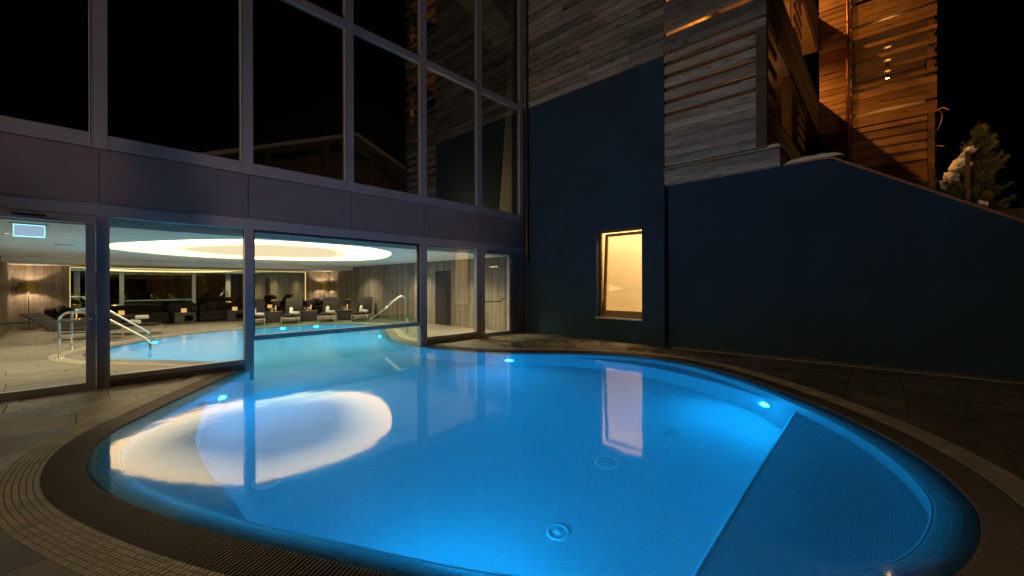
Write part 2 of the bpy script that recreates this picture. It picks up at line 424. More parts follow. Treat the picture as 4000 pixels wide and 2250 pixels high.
def near_band(x0, x1, y0, y1, d=.37):
    """'in', 'out' or 'mix' for a rectangle against the rim offset"""
    k = 0; t = 0
    for a in range(5):
        for b_ in range(3):
            t += 1; k += inside(x0 + (x1 - x0) * a / 4, y0 + (y1 - y0) * b_ / 2, d)
    return 'in' if k == t else 'out' if k == 0 else 'mix'

# ------------------------------------------------------------------ ground far around
mb = MB()
X0, X1, Y0, Y1 = -23.0, 16.0, -9.0, 10.3
G = 600
for a in ((-G, X0, -G, G), (X1, G, -G, G), (X0, X1, -G, Y0), (X0, X1, 26, G)):
    mb.add([(a[0], a[2], -.05), (a[1], a[2], -.05), (a[1], a[3], -.05), (a[0], a[3], -.05)], [(0, 1, 2, 3)])
struct(mb.build('ground', 'ground'))

# ------------------------------------------------------------------ pool shell
pool = bpy.data.objects.new('swimming_pool', None); link(pool)
tag(pool, 'curved overflow swimming pool with blue light running from the terrace into the hall', 'pool')
IN = -.20; DEP = -1.25
lip = ring('overflow_lip', 'lip_tile', [(.012, -.03), (0, -.022), (-.10, -.05), (-.175, -.078), (-.195, -.095), (IN, -.12)], pool)
ring('pool_wall', 'pool_tile', [(IN, -.12), (IN, -.6), (IN, DEP + .05), (IN - .02, DEP + .012), (IN - .06, DEP)], pool)
mb = MB(); mb.add([(*rim(i, IN - .055)[:2], DEP) for i in range(K)], [tuple(range(K))])
me_floor = mb.build('pool_floor', 'pool_floor', pool)
bm = bmesh.new(); bm.from_mesh(me_floor.data); bmesh.ops.triangulate(bm, faces=list(bm.faces)); bmesh.ops.recalc_face_normals(bm, faces=list(bm.faces)); bm.to_mesh(me_floor.data); bm.free()
def shelf(name, front, d0, top=-.45):
    """raised bench between a front line and the pool wall: front = points, back = outside the wall"""
    mb = MB(); k = len(front)
    pts = list(front)
    mb.v = [(x, y, top) for x, y in pts]
    def nearest(p): return min(range(K), key=lambda i: (rim(i, IN).xy - Vector(p)).length)
    a, b_ = nearest(front[-1]), nearest(front[0])
    seq = []
    i = a
    fwd = (b_ - a) % K; bwd = (a - b_) % K
    step = 1 if fwd < bwd else -1
    if d0: step = d0
    while True:
        p_ = rim(i, IN + .03)
        if name != 'wide_step' or p_.x > -.81: seq.append(tuple(p_[:2]))
        if i == b_: break
        i = (i + step) % K
    poly = pts + seq
    mb = MB(); kk = len(poly)
    mb.v = [(x, y, top) for x, y in poly] + [(x, y, DEP - .01) for x, y in poly]
    mb.f = [tuple(range(kk))] + [(i, (i + 1) % kk, kk + (i + 1) % kk, kk + i) for i in range(kk)]
    o_ = mb.build(name, 'pool_tile', pool)
    bm = bmesh.new(); bm.from_mesh(o_.data); bmesh.ops.triangulate(bm, faces=[f for f in bm.faces if len(f.verts) > 4]); bmesh.ops.recalc_face_normals(bm, faces=list(bm.faces))
    ul = bm.loops.layers.uv.new()
    for f in bm.faces:
        nn = f.normal
        for lp in f.loops:
            c = lp.vert.co
            lp[ul].uv = (c.x, c.y) if abs(nn.z) > .5 else ((c.y, c.z) if abs(nn.x) > abs(nn.y) else (c.x, c.z))
    bm.to_mesh(o_.data); bm.free(); return o_
def near_i(p): return min(range(K), key=lambda i: (rim(i, IN).xy - Vector(p)).length)
shelf('wide_step', [(-.82, 6.30), (-.82, 5), (-.82, 4), (-.82, 3), (-.82, 2.12)], 1, -.42)
nose = MB().tube([(-.83, 2.05, -.425), (-.83, 4, -.425), (-.83, 6.4, -.425)], .016, 8).build('step_nosing', 'pool_fitting', pool, True)
LB = [(-7.0, 1.28), (-6.55, 1.17), (-6.05, 1.04), (-5.48, .90), (-4.89, .845), (-4.3, .835), (-3.8, .86), (-3.35, .86)]
shelf('bench', LB, -1, -.45)
FB = [(-1.1, 6.55), (-1.35, 6.72), (-1.8, 7.0), (-2.48, 7.30), (-3.1, 7.50), (-3.74, 7.58), (-4.4, 7.54), (-5.05, 7.36)]
shelf('bench', FB, -1, -.40)
nz_ = [(*rim(i, IN + .004)[:2], -.104) for i in range(K)]
MB().tube(nz_ + [nz_[0]], .013, 8, False).build('lip_nosing', 'pool_fitting', pool, True)
# water sheet
mb = MB(); mb.add([(*rim(i, .005)[:2], -.012) for i in range(K)], [tuple(range(K))])
wat = mb.build('water', 'water'); struct(wat)
bm = bmesh.new(); bm.from_mesh(wat.data); bmesh.ops.triangulate(bm, faces=list(bm.faces))
for f in bm.faces:
    if f.normal.z < 0: f.normal_flip()
bm.to_mesh(wat.data); bm.free()
bm = bmesh.new(); bm.from_mesh(me_floor.data)
for f in bm.faces:
    if f.normal.z < 0: f.normal_flip()
bm.to_mesh(me_floor.data); bm.free()

# ------------------------------------------------------------------ deck: bed, pavers, mosaic band, overflow grate
XF = -8.44
def clipped_cells(mb, x0, x1, y0, y1, z, d, cell):
    nx = max(1, round((x1 - x0) / cell)); ny = max(1, round((y1 - y0) / cell))
    for a in range(nx):
        for b_ in range(ny):
            ax, bx = x0 + (x1 - x0) * a / nx, x0 + (x1 - x0) * (a + 1) / nx
            ay, by = y0 + (y1 - y0) * b_ / ny, y0 + (y1 - y0) * (b_ + 1) / ny
            if not inside((ax + bx) / 2, (ay + by) / 2, d):
                mb.add([(ax, ay, z), (bx, ay, z), (bx, by, z), (ax, by, z)], [(0, 1, 2, 3)])
def deck(name, bed_name, mat, xr, yr, rw, ln_choices, seed):
    rnd = random.Random(seed)
    d = MB()
    nx = 2
    # bed below the joints
    cell = .25
    x = xr[0]
    while x < xr[1] - 1e-6:
        y = yr[0]; x2 = min(x + cell * 4, xr[1])
        while y < yr[1] - 1e-6:
            y2 = min(y + cell * 4, yr[1]); s = near_band(x, x2, y, y2, .30)
            if s == 'out': d.add([(x, y, -.012), (x2, y, -.012), (x2, y2, -.012), (x, y2, -.012)], [(0, 1, 2, 3)])
            elif s == 'mix': clipped_cells(d, x, x2, y, y2, -.012, .30, .08)
            y = y2
        x = x2
    bed = struct(d.build(bed_name, 'joint'))
    pv = []
    x = xr[1]; row = 0
    while x > xr[0] + .03:
        xa = max(xr[0], x - rw); y = yr[0] - rnd.uniform(0, .8)
        while y < yr[1] - .02:
            l_ = rnd.choice(ln_choices); a, b_ = max(y, yr[0]), min(y + l_, yr[1])
            if b_ - a > .04: pv.append((xa + .003, x - .003, a + .003, b_ - .003))
            y += l_
        x -= rw
    def dist(q):
        cx, cy_ = (q[0] + q[1]) / 2, (q[2] + q[3]) / 2
        # things behind the camera or far away come last
        fx, fy = -math.sin(R(42.57)), math.cos(R(42.57))
        dep = cx * fx + cy_ * fy; rt = cx * fy - cy_ * fx
        return (0 if dep > .3 and abs(rt / max(dep, .01)) < 1.45 else 100) + math.hypot(cx, cy_)
    pv.sort(key=dist); cache = {}; n_ = 0; rest = MB()
    for q in pv:
        s = near_band(*q)
        if s == 'in': continue
        dz = rnd.uniform(-.0015, .0015)
        if n_ < 300:
            if s == 'out':
                key = (round(q[1] - q[0], 3), round(q[3] - q[2], 3))
                if key not in cache:
                    hx, hy = key[0] / 2, key[1] / 2; e = .003
                    mb = MB(); mb.v = [(-hx, -hy, -.012), (hx, -hy, -.012), (hx, hy, -.012), (-hx, hy, -.012), (-hx + e, -hy + e, 0), (hx - e, -hy + e, 0), (hx - e, hy - e, 0), (-hx + e, hy - e, 0)]
                    mb.f = [(4, 5, 6, 7), (0, 1, 5, 4), (1, 2, 6, 5), (2, 3, 7, 6), (3, 0, 4, 7)]
                    me = bpy.data.meshes.new('paver'); me.from_pydata(mb.v, [], mb.f); me.materials.append(MATS[mat]); cache[key] = me
                o_ = link(bpy.data.objects.new('paver', cache[key]), bed)
                o_.location = ((q[0] + q[1]) / 2, (q[2] + q[3]) / 2, dz)
            else:
                mb = MB(); clipped_cells(mb, q[0], q[1], q[2], q[3], dz, .37, .06)
                if mb.f: mb.build('paver', mat, bed)
            n_ += 1
        else:
            if s == 'out': rest.add([(q[0], q[2], dz), (q[1], q[2], dz), (q[1], q[3], dz), (q[0], q[3], dz)], [(0, 1, 2, 3)])
            else: clipped_cells(rest, q[0], q[1], q[2], q[3], dz, .37, .06)
    if rest.f: stuff(rest.build('paver_field', mat, bed))
    return bed
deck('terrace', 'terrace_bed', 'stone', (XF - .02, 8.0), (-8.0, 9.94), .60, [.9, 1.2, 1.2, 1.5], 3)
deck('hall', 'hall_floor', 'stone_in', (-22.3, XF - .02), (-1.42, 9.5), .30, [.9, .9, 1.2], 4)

def radial_piece(name, mat, s, d0, d1, wdt, z0, z1, parent):
    a, b_ = rim_s(s, d0), rim_s(s, d1)
    key = (round(d1 - d0, 3), round(wdt, 3), round(z1 - z0, 3), mat, name)
    if key not in BC:
        l_, h = key[0] / 2, key[2]
        mb = MB(); e = min(wdt * .18, .003)
        mb.v = [(-l_, -wdt / 2, -h), (l_, -wdt / 2, -h), (l_, wdt / 2, -h), (-l_, wdt / 2, -h), (-l_ + e, -wdt / 2 + e, 0), (l_ - e, -wdt / 2 + e, 0), (l_ - e, wdt / 2 - e, 0), (-l_ + e, wdt / 2 - e, 0)]
        mb.f = [(4, 5, 6, 7), (0, 1, 5, 4), (1, 2, 6, 5), (2, 3, 7, 6), (3, 0, 4, 7)]
        me = bpy.data.meshes.new(name); me.from_pydata(mb.v, [], mb.f); me.materials.append(MATS[mat]); BC[key] = me
    o_ = link(bpy.data.objects.new(name, BC[key]), parent)
    c = (a + b_) / 2; dv = b_ - a
    o_.location = (c.x, c.y, z1); o_.rotation_euler = (0, 0, math.atan2(dv.y, dv.x)); return o_
def radial_quad(mb, s, d0, d1, wdt, z0, z1):
    a, b_ = rim_s(s, d0), rim_s(s, d1); t = (b_ - a).normalized(); n_ = Vector((-t.y, t.x, 0)) * wdt / 2
    q = [a - n_, b_ - n_, b_ + n_, a + n_]; e = min(wdt * .18, .003); tt = t * e; ne = n_.normalized() * e
    q2 = [a - n_ + tt + ne, b_ - n_ - tt + ne, b_ + n_ - tt - ne, a + n_ + tt - ne]
    mb.add([(p.x, p.y, z0) for p in q] + [(p.x, p.y, z1) for p in q2], [(4, 5, 6, 7), (0, 1, 5, 4), (1, 2, 6, 5), (2, 3, 7, 6), (3, 0, 4, 7)])
fx, fy = -math.sin(R(42.57)), math.cos(R(42.57))
def view_rank(p):
    dep = p.x * fx + p.y * fy; rt = p.x * fy - p.y * fx
    if dep < .4: return 200 + p.length
    px = 512 + 405 * rt / dep; py = 285 + 405 * 1.5 / dep
    vis = -15 < px < 1040 and py < 590
    return (0 if vis else 100) + math.hypot(p.x, p.y)
def band(name, mats, label, cat, pitch, d_rows, wdt, h, z1, piece, trough):
    for where in (0, 1):
        mat = mats[where]
        t_ = thing(name, label[where], cat)
        cnt = int(PERIM / pitch); items = []
        for q in range(cnt):
            s = PERIM * (q + .5) / cnt; p = rim_s(s, .25)
            if (p.x < XF - .06) != bool(where): continue
            if abs(p.x - XF + .06) < .03: continue
            for d0, d1 in d_rows: items.append((view_rank(rim_s(s, (d0 + d1) / 2)), s, d0, d1))
        items.sort(); rest = MB()
        for k_, (rk, s, d0, d1) in enumerate(items):
            zz = z1 + random.uniform(-.0008, .0008)
            if k_ < 300: radial_piece(piece, mat, s, d0 + .002, d1 - .002, wdt, zz - h, zz, t_)
            else: radial_quad(rest, s, d0 + .002, d1 - .002, wdt, zz - h, zz)
        stuff(rest.build(piece + '_field', mat, t_))
        # bed of this band
        mb = MB(); lo, hi = trough[0], trough[1]
        for i in range(K):
            a = rim(i, 0)
            if (a.x < XF - .06) != bool(where): continue
            p = [rim(i, lo), rim(i + 1, lo), rim(i + 1, hi), rim(i, hi)]
            mb.add([(q.x, q.y, trough[2]) for q in p], [(0, 1, 2, 3)])
        mb.build('bed', trough[3][where], t_)
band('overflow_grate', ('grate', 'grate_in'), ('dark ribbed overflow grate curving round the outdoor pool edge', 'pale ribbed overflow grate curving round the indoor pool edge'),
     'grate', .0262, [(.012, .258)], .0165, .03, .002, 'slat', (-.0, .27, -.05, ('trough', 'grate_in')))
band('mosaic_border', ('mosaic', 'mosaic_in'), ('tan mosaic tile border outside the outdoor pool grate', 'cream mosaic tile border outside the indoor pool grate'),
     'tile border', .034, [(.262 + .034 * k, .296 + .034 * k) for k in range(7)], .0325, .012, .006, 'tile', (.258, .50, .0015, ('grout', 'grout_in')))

# ------------------------------------------------------------------ pool lights and fittings
def wall_light(x, y, z, label, mat='pool_light', r=.085):
    i = near_i((x, y)); p = rim(i, IN); nn = -NRM[i]
    t_ = thing('underwater_light', label, 'pool light', (p.x, p.y, z), math.atan2(nn.y, nn.x))
    mb = MB(); mb.lathe([(0, .055), (r * .5, .052), (r * .85, .038), (r, .012)], n=20)
    le = mb.build('lens', mat, t_, True); le.rotation_euler = (0, R(90), 0)
    la_ = light('pool_light_beam', 'AREA', (.058, 0, 0), 35 if mat == 'pool_light' else 75, (.001, .37, 1.0) if mat == 'pool_light' else (.002, .50, 1), t_, shape='DISK', size=r * 1.6)
    la_.rotation_euler = (0, R(-90), 0); la_.data.cycles.is_caustics_light = True
    mb = MB(); mb.lathe([(r, .004), (r, .016), (r * 1.25, .016), (r * 1.32, .0)], n=20)
    ri = mb.build('rim', 'chrome', t_, True); ri.rotation_euler = (0, R(90), 0)
    return t_
wall_light(-6.15, 6.7, -.72, 'bright underwater light in the outdoor pool below the glazed door corner')
wall_light(-1.25, 6.62, -.72, 'bright underwater light in the outdoor pool beside the wide step')
wall_light(-7.32, 1.52, -.72, 'bright underwater light in the outdoor pool left of the sunk mullion')
wall_light(-1.95, 1.33, -.72, 'underwater light in the near pool wall at the bottom of the picture')
wall_light(-15.0, 1.55, -.5, 'underwater light in the indoor pool below the lounger with the towels', 'pool_light_in')
wall_light(-16.2, 5.2, -.5, 'left of two underwater lights below the lounger row', 'pool_light_in')
wall_light(-15.9, 6.3, -.5, 'right of two underwater lights below the lounger row', 'pool_light_in')
wall_light(-11.6, 6.55, -.6, 'underwater light in the indoor pool below the water spout', 'pool_light_in')
wall_light(-11.2, 1.1, -.6, 'underwater light in the indoor pool near the hand rails', 'pool_light_in')
def floor_fitting(x, y, r, label, drain):
    t_ = thing('floor_drain' if drain else 'floor_inlet', label, 'pool drain' if drain else 'pool inlet', (x, y, DEP))
    mb = MB(); mb.lathe([(r * .72, .008), (r * .74, .016), (r * .97, .016), (r, .0)], n=28); mb.build('ring', 'pool_fitting', t_, True)
    mb = MB(); mb.lathe([(0, .006), (r * .73, .006)], n=24); mb.build('well', 'lip_tile' if drain else 'pool_fitting', t_)
    if drain:
        mb = MB()
        for a in range(10):
            an = a * math.pi / 5; c, s = math.cos(an), math.sin(an)
            for q in (.3, .5):
                pass
            mb.add([(c * .02 - s * .004, s * .02 + c * .004, .014), (c * r * .72 - s * .006, s * r * .72 + c * .006, .014), (c * r * .72 + s * .006, s * r * .72 - c * .006, .014), (c * .02 + s * .004, s * .02 - c * .004, .014)], [(0, 1, 2, 3)])
        for q in (.26, .5): mb.lathe([(r * (q - .05), .0142), (r * (q + .05), .0142)], n=24)
        mb.lathe([(0, .015), (r * .12, .015)], n=12)
        mb.build('grille', 'pool_fitting', t_)
    else:
        mb = MB(); mb.lathe([(0, .02), (r * .25, .02), (r * .3, .012), (r * .5, .012)], n=16); mb.build('nozzle', 'pool_fitting', t_, True)
    return t_
floor_fitting(-2.32, 4.10, .135, 'round slotted drain in the pool floor below the window reflection', True)
floor_fitting(-5.40, 4.10, .135, 'round slotted drain in the pool floor near the swim opening', True)
floor_fitting(-4.64, 1.33, .135, 'round drain in the pool floor beside the left bench', True)
floor_fitting(-2.08, 2.84, .10, 'floor inlet nearest the camera with water welling up', False)
floor_fitting(-4.63, 2.88, .08, 'floor inlet right of the ceiling reflection', False)
floor_fitting(-2.05, 5.33, .08, 'floor inlet near the wide step under the right pool light', False)
floor_fitting(-4.63, 5.33, .08, 'floor inlet below the far pool light', False)

# ------------------------------------------------------------------ glazed pool hall front
fac = thing('glazed_front', 'tall aluminium and glass front of the pool hall above the water', 'glass front', (XF, 4, 0))
fac.location = (0, 0, 0)
TOPZ = 11.2
MU = [-3.52, -1.62, .275, 2.15, 4.05, 5.95, 7.84, 9.66]
def fbox(name, y0, y1, z0, z1, x0=XF - .13, x1=XF, mat='frame', parent=fac, bevel=.004): return box(name, mat, x0, x1, y0, y1, z0, z1, parent, bevel)
for y in MU:
    wd = .095
    m_ = fbox('mullion', y - wd, min(y + wd, 9.78), 3.512, TOPZ, x1=XF + .004)
    fbox('cover_strip', y - wd + .012, y - wd + .018, 3.52, TOPZ, XF, XF + .006, 'black_metal', m_, 0)
for a, b_ in zip(MU, MU[1:]):
    fbox('transom', a + .095, b_ - .095, 6.995, 7.165)
    fbox('sill_rail', a + .095, b_ - .095, 3.515, 3.725)
    for z0, z1 in ((3.725, 6.995), (7.165, TOPZ)):
        p = box('pane', 'glass_coated', XF - .075, XF - .060, a + .09, b_ - .09, z0 - .005, z1 + .005, fac)
    for yy in (a + .22, b_ - .22):
        box('drain_cap', 'steel_dull', XF, XF + .006, yy - .03, yy + .03, 3.665, 3.68, fac)
SP = [-3.52, -1.62, .28, 2.17, 4.08, 5.97, 7.87, 9.78]
for a, b_ in zip(SP, SP[1:]):
    box('spandrel_panel', 'spandrel', XF - .05, XF - .006, a + .004, b_ - .004, 2.712, 3.505, fac, .003)
box('spandrel_core', 'black_metal', XF - .30, XF - .055, -3.52, 9.78, 2.52, 3.6, fac)
fbox('head_rail', -3.52, 9.78, 2.522, 2.704)
box('drip_edge', 'steel_dull', XF - .05, XF + .012, -3.52, 9.78, 2.704, 2.709, fac)
# fixed window left of the opening
fbox('post', .25, .39, 0.0, 2.522)
fbox('post', 2.11, 2.25, -.95, 2.522)
fbox('sill_rail', .39, 2.11, .10, .176)
box('plinth', 'spandrel', XF - .13, XF - .03, .39, 2.11, -.01, .10, fac)
box('pane', 'glass_clear', XF - .075, XF - .06, .385, 2.115, .17, 2.526, fac)
# opening with the pane that dips into the water
fbox('slide_rail', 2.25, 5.84, .50, .59, XF - .10, XF - .01)
fbox('slide_stile', 2.255, 2.275, .59, 2.50, XF - .10, XF - .03, 'black_metal')
fbox('slide_stile', 5.80, 5.84, .59, 2.50, XF - .10, XF - .03, 'black_metal')
fbox('slide_head', 2.25, 5.84, 2.475, 2.522, XF - .12, XF - .02, 'black_metal')
box('pane', 'glass_clear', XF - .06, XF - .046, 2.26, 5.82, .585, 2.48, fac)
box('pane', 'glass_green', XF - .06, XF - .046, 2.26, 5.82, -.28, .505, fac)
box('inner_pane', 'glass_green', XF - .24, XF - .226, 2.26, 5.84, .45, .80, fac)
fbox('post', 5.84, 6.045, .0, 2.522)
box('sunk_post', 'black_metal', XF - .16, XF - .02, 5.84, 5.99, -.95, -.001, fac)
box('guide', 'chrome', XF - .01, XF + .02, 5.86, 5.90, -.02, .50, fac)
box('guide', 'chrome', XF - .01, XF + .012, 5.955, 5.975, -.02, .50, fac)
# fixed window right
fbox('sill_rail', 6.045, 7.73, .115, .19)
box('plinth', 'spandrel', XF - .13, XF - .03, 6.045, 7.73, -.01, .115, fac)
box('pane', 'glass_clear', XF - .075, XF - .06, 6.04, 7.735, .185, 2.526, fac)
fbox('post', 7.73, 7.93, 0, 2.522)
fbox('end_panel', 9.17, 9.78, 0, 2.522, XF - .13, XF - .004, 'spandrel')
# drain slots in lower sills
for yy, zz in ((.62, .12), (1.62, .12), (2.0, .12), (6.2, .135), (7.0, .135)):
    box('drain_cap', 'steel_dull', XF, XF + .005, yy - .03, yy + .03, zz, zz + .014, fac)
def glazed_door(y0, y1, label, hinge_right):
    t_ = thing('glazed_door', label, 'door', (XF, (y0 + y1) / 2, 0))
    h = (y1 - y0) / 2; st = .105; zt = 2.52; x0, x1 = -.10, .008
    def bx(nm, a, b_, c, d, mat='frame', xa=x0, xb=x1, p=t_, bev=.004): return box(nm, mat, xa, xb, a, b_, c, d, p, bev)
    bx('stile', -h + .003, -h + st, .008, zt - .006); bx('stile', h - st, h - .003, .008, zt - .006)
    bx('rail', -h + st, h - st, .008, .112); bx('rail', -h + st, h - st, 2.41, zt - .006)
    bx('pane', -h + st - .005, h - st + .005, .107, 2.415, 'glass_clear', -.06, -.045, bev=0)
    s = 1 if hinge_right else -1
    # closer arm on the head
    c = bx('door_closer', -.28 * 1 + (-.12 * s), .02 + (-.12 * s), 2.45, 2.475, 'black_metal', .012, .05)
    # handle plate and lever on the lock side
    hy = -s * (h - .055)
    pl = bx('handle_plate', hy - .022, hy + .022, .86, 1.14, 'steel_dull', .008, .016)
    MB().tube([(.016, hy, 1.03), (.06, hy, 1.03), (.066, hy + s * .02, 1.03), (.066, hy + s * .12, 1.03)], .011, 10).build('lever', 'chrome', t_, True)
    for zz in (.3, 1.85, 2.15):
        bx('hinge', s * (h - .01), s * (h - .01) + .02, zz, zz + .16, 'steel_dull', .01, .03)
    return t_
d1 = glazed_door(-.98, .247, 'glazed aluminium door on the far left of the pool hall', False)
fbox('post', -1.62, -.98, 0, 2.522); fbox('post', -3.52, -1.62, 0, 2.522)
d2 = glazed_door(7.932, 9.168, 'glazed aluminium door in the corner beside the dark plaster wall', True)
# panic bar behind the right door, hand rail behind the left one
t_ = thing('panic_bar', 'dark push bar across the inside of the corner glazed door', 'push bar', (XF - .2, 8.5, 1.0))
MB().tube([(.02, -.42, .0), (.0, -.38, .0), (.0, .40, .0), (.02, .47, .07), (.09, .53, .08)], .014, 8).build('bar', 'lampblack', t_, True)
box('bracket', 'lampblack', .02, .14, -.44, -.40, -.03, .03, t_)
t_ = thing('guard_rail', 'grey horizontal push rail inside the left glazed door', 'rail', (XF - .2, 0, 1.0))
MB().tube([(0, -1.2, 0), (0, .16, 0)], .014, 8).build('bar', 'steel_dull', t_, True)
box('bracket', 'steel_dull', -.0, .1, .13, .16, -.03, .03, t_)

# ------------------------------------------------------------------ pool hall interior
CZ = 2.42; BX = -22.3; SY = 9.5
wl = struct(box('wall_back', 'joint', BX - .2, BX, -1.6, 11.0, 0, 2.7))
wr = struct(box('wall_right', 'joint', BX, XF - .14, SY + .012, SY + .25, 0, 2.7))
wlf = struct(box('wall_left', 'joint', BX, XF - .14, -1.65, -1.43, 0, 2.7))
def planks(parent, axis, a0, a1, pos, z0, z1, w, th=.012, sgn=1):
    a = a0
    while a < a1 - .01:
        ww = min(w, a1 - a)
        if axis == 'x': o_ = board(parent, a + ww / 2, pos - sgn * th / 2, (z0 + z1) / 2, ww - .003, th, z1 - z0, 'panel', 0, 'plank')
        else: o_ = board(parent, pos + sgn * th / 2, a + ww / 2, (z0 + z1) / 2, ww - .003, th, z1 - z0, 'panel', R(90), 'plank')
        a += ww
planks(wr, 'x', BX + .01, -12.75, SY + .012, 0, CZ - .002, .17)
planks(wr, 'x', -12.75, -11.80, SY + .012, 2.04, CZ - .002, .17)
planks(wr, 'x', -11.80, XF - .15, SY + .012, 0, CZ - .002, .17)
planks(wl, 'y', -1.42, -.03, BX, 0, 2.25, .17); planks(wl, 'y', 8.30, SY, BX, 0, 2.25, .17)
planks(wlf, 'x', BX + .01, -8.6, -1.43, 0, CZ, .17, sgn=-1)
nd = thing('door_niche', 'dark doorway recess in the plank wall behind the right window', 'doorway', (-12.27, SY, 0))
box('leaf', 'lampblack', -.474, .474, -.004, .008, .002, 2.036, nd); box('jamb', 'black_metal', .20, .474, -.012, -.005, .002, 2.036, nd)
# ceiling with the luminous oval recess
OV = [(-9.25, 2.49), (-9.08, 3.43), (-9.18, 4.71), (-9.63, 5.51), (-10.25, 6.12), (-11.48, 6.80), (-12.75, 7.25), (-14.0, 7.32), (-15.1, 6.75), (-15.95, 5.6), (-16.35, 4.2),
      (-16.1, 2.6), (-15.2, 1.45), (-14.16, .68), (-13.2, .48), (-12.31, .57), (-11.14, 1.09), (-9.95, 1.78)]
OVS, _ = smooth_closed(OV, .25)
mb = MB(); ko = len(OVS)
cx0, cx1, cy0, cy1 = BX, -8.87, -1.45, SY + .02
def on_rect(p):
    c = Vector((-12.6, 3.9, 0)); dv = (p - c)
    ts = []
    if dv.x > 1e-6: ts.append((cx1 - c.x) / dv.x)
    if dv.x < -1e-6: ts.append((cx0 - c.x) / dv.x)
    if dv.y > 1e-6: ts.append((cy1 - c.y) / dv.y)
    if dv.y < -1e-6: ts.append((cy0 - c.y) / dv.y)
    q = c + dv * min(ts); return q
rect = [on_rect(p) for p in OVS]
mb.v = [(p.x, p.y, CZ) for p in OVS] + [(p.x, p.y, CZ) for p in rect]
for i in range(ko):
    j = (i + 1) % ko; mb.f.append((i, j, ko + j, ko + i))
    # fill the corner when the two hits lie on different sides
    a, b_ = rect[i], rect[j]
    if abs(a.x - b_.x) > 1e-3 and abs(a.y - b_.y) > 1e-3:
        cxn = cx0 if min(abs(a.x - cx0), abs(b_.x - cx0)) < 1e-3 else cx1
        cyn = cy0 if min(abs(a.y - cy0), abs(b_.y - cy0)) < 1e-3 else cy1
        k0 = len(mb.v); mb.v.append((cxn, cyn, CZ)); mb.f.append((ko + i, ko + j, k0))
ce = struct(mb.build('ceiling', 'ceiling'))
struct(box('ceiling_slab', 'dark_void', BX, XF - .31, -1.6, SY + .2, 2.76, 2.9))
struct(box('bulkhead', 'ceiling', -8.872, -8.862, -1.45, SY + .02, CZ - .001, 2.74))
struct(box('blind_pocket', 'white_paint', -8.862, -8.74, -1.45, SY + .02, 2.70, 2.74))
ov = thing('ceiling_light', 'large oval luminous ceiling recess glowing warm white over the indoor pool', 'ceiling light', (-12.6, 3.9, CZ))
off = Vector((-12.6, 3.9, 0))
mb = MB(); mb.v = [(p.x - off.x, p.y - off.y, 0) for p in OVS] + [(p.x - off.x, p.y - off.y, .035) for p in OVS]
mb.f = [(i, (i + 1) % ko, ko + (i + 1) % ko, ko + i) for i in range(ko)]; mb.build('recess_rim', 'white_paint', ov, True)
mb = MB(); glow = []
ONR = []
for i in range(ko):
    t = (OVS[(i + 1) % ko] - OVS[i - 1]).normalized(); q = Vector((t.y, -t.x, 0)); ONR.append(q if q.dot(off - OVS[i]) > 0 else -q)
lev = [0, .05, .12, .22, .35, .5, .7, .95, 1.25, 1.6, 2.0]
for d in lev:
    for i in range(ko):
        p = OVS[i] + ONR[i] * (d - .03) - off; mb.v.append((p.x, p.y, .035)); glow.append(d)
for a in range(len(lev) - 1):
    for i in range(ko): mb.f.append((a * ko + i, (a + 1) * ko + i, (a + 1) * ko + (i + 1) % ko, a * ko + (i + 1) % ko))
mb.f.append(tuple((len(lev) - 1) * ko + i for i in range(ko)))
mem = mb.build('backlit_membrane', 'luminous', ov)
at = mem.data.attributes.new('edge_distance', 'FLOAT', 'POINT')
for i, g_ in enumerate(glow): at.data[i].value = g_
# lowered soffit at the back
struct(box('soffit', 'white_paint', BX, -19.5, -1.42, SY, 2.25, CZ - .004))
# mirror wall with LED frame
mw = thing('mirror_wall', 'smoked mirror panels along the back wall under a gold light strip', 'mirror', (BX + .02, 4.1, 0))
for k_ in range(6):
    a = -.02 - 4.1 + k_ * 1.383
    p = box('mirror_panel', 'mirror', 0, .012, a + .002, a + 1.381, .35, 2.19, mw); p.rotation_euler = (0, 0, R(random.uniform(-.12, .12)))
box('light_strip', 'led', .014, .03, -4.12, 4.18, 2.196, 2.216, mw); box('light_strip', 'led', .014, .03, 4.17, 4.19, .5, 2.196, mw)
box('light_strip', 'led', .014, .03, -4.13, -4.118, .7, 2.196, mw)
# small things on the ceiling
for (x, y, lab) in ((-13.4, -.1, 'flat round ceiling speaker left of the luminous oval'), (-12.2, 8.6, 'small ceiling speaker above the doorway recess')):
    t_ = thing('ceiling_speaker', lab, 'speaker', (x, y, CZ)); r_ = .14 if y < 0 else .05
    MB().lathe([(0, -.02), (r_ * .9, -.02), (r_, -.004), (r_, 0)], n=24).build('grille', 'plastic_white', t_, True); MB().lathe([(r_, -.012), (r_ * 1.08, -.010), (r_ * 1.1, 0)], n=24).build('rim', 'steel_dull', t_, True)
t_ = thing('exit_sign', 'glowing pale blue exit sign plate hanging from the ceiling behind the left door', 'sign', (-9.2, -.41, CZ))
box('housing', 'plastic_white', -.025, .025, -.19, .19, -.022, -.001, t_, .004); box('plate', 'sign_face', -.004, .004, -.145, .145, -.19, -.024, t_)
box('lit_edge', 'sign_edge', -.005, .005, -.15, -.145, -.19, -.022, t_); box('lit_edge', 'sign_edge', -.005, .005, .145, .15, -.19, -.022, t_)
box('lit_edge', 'sign_edge', -.005, .005, -.15, .15, -.196, -.19, t_); box('lamp_slot', 'sign_edge', -.012, .012, -.15, .15, -.026, -.022, t_)
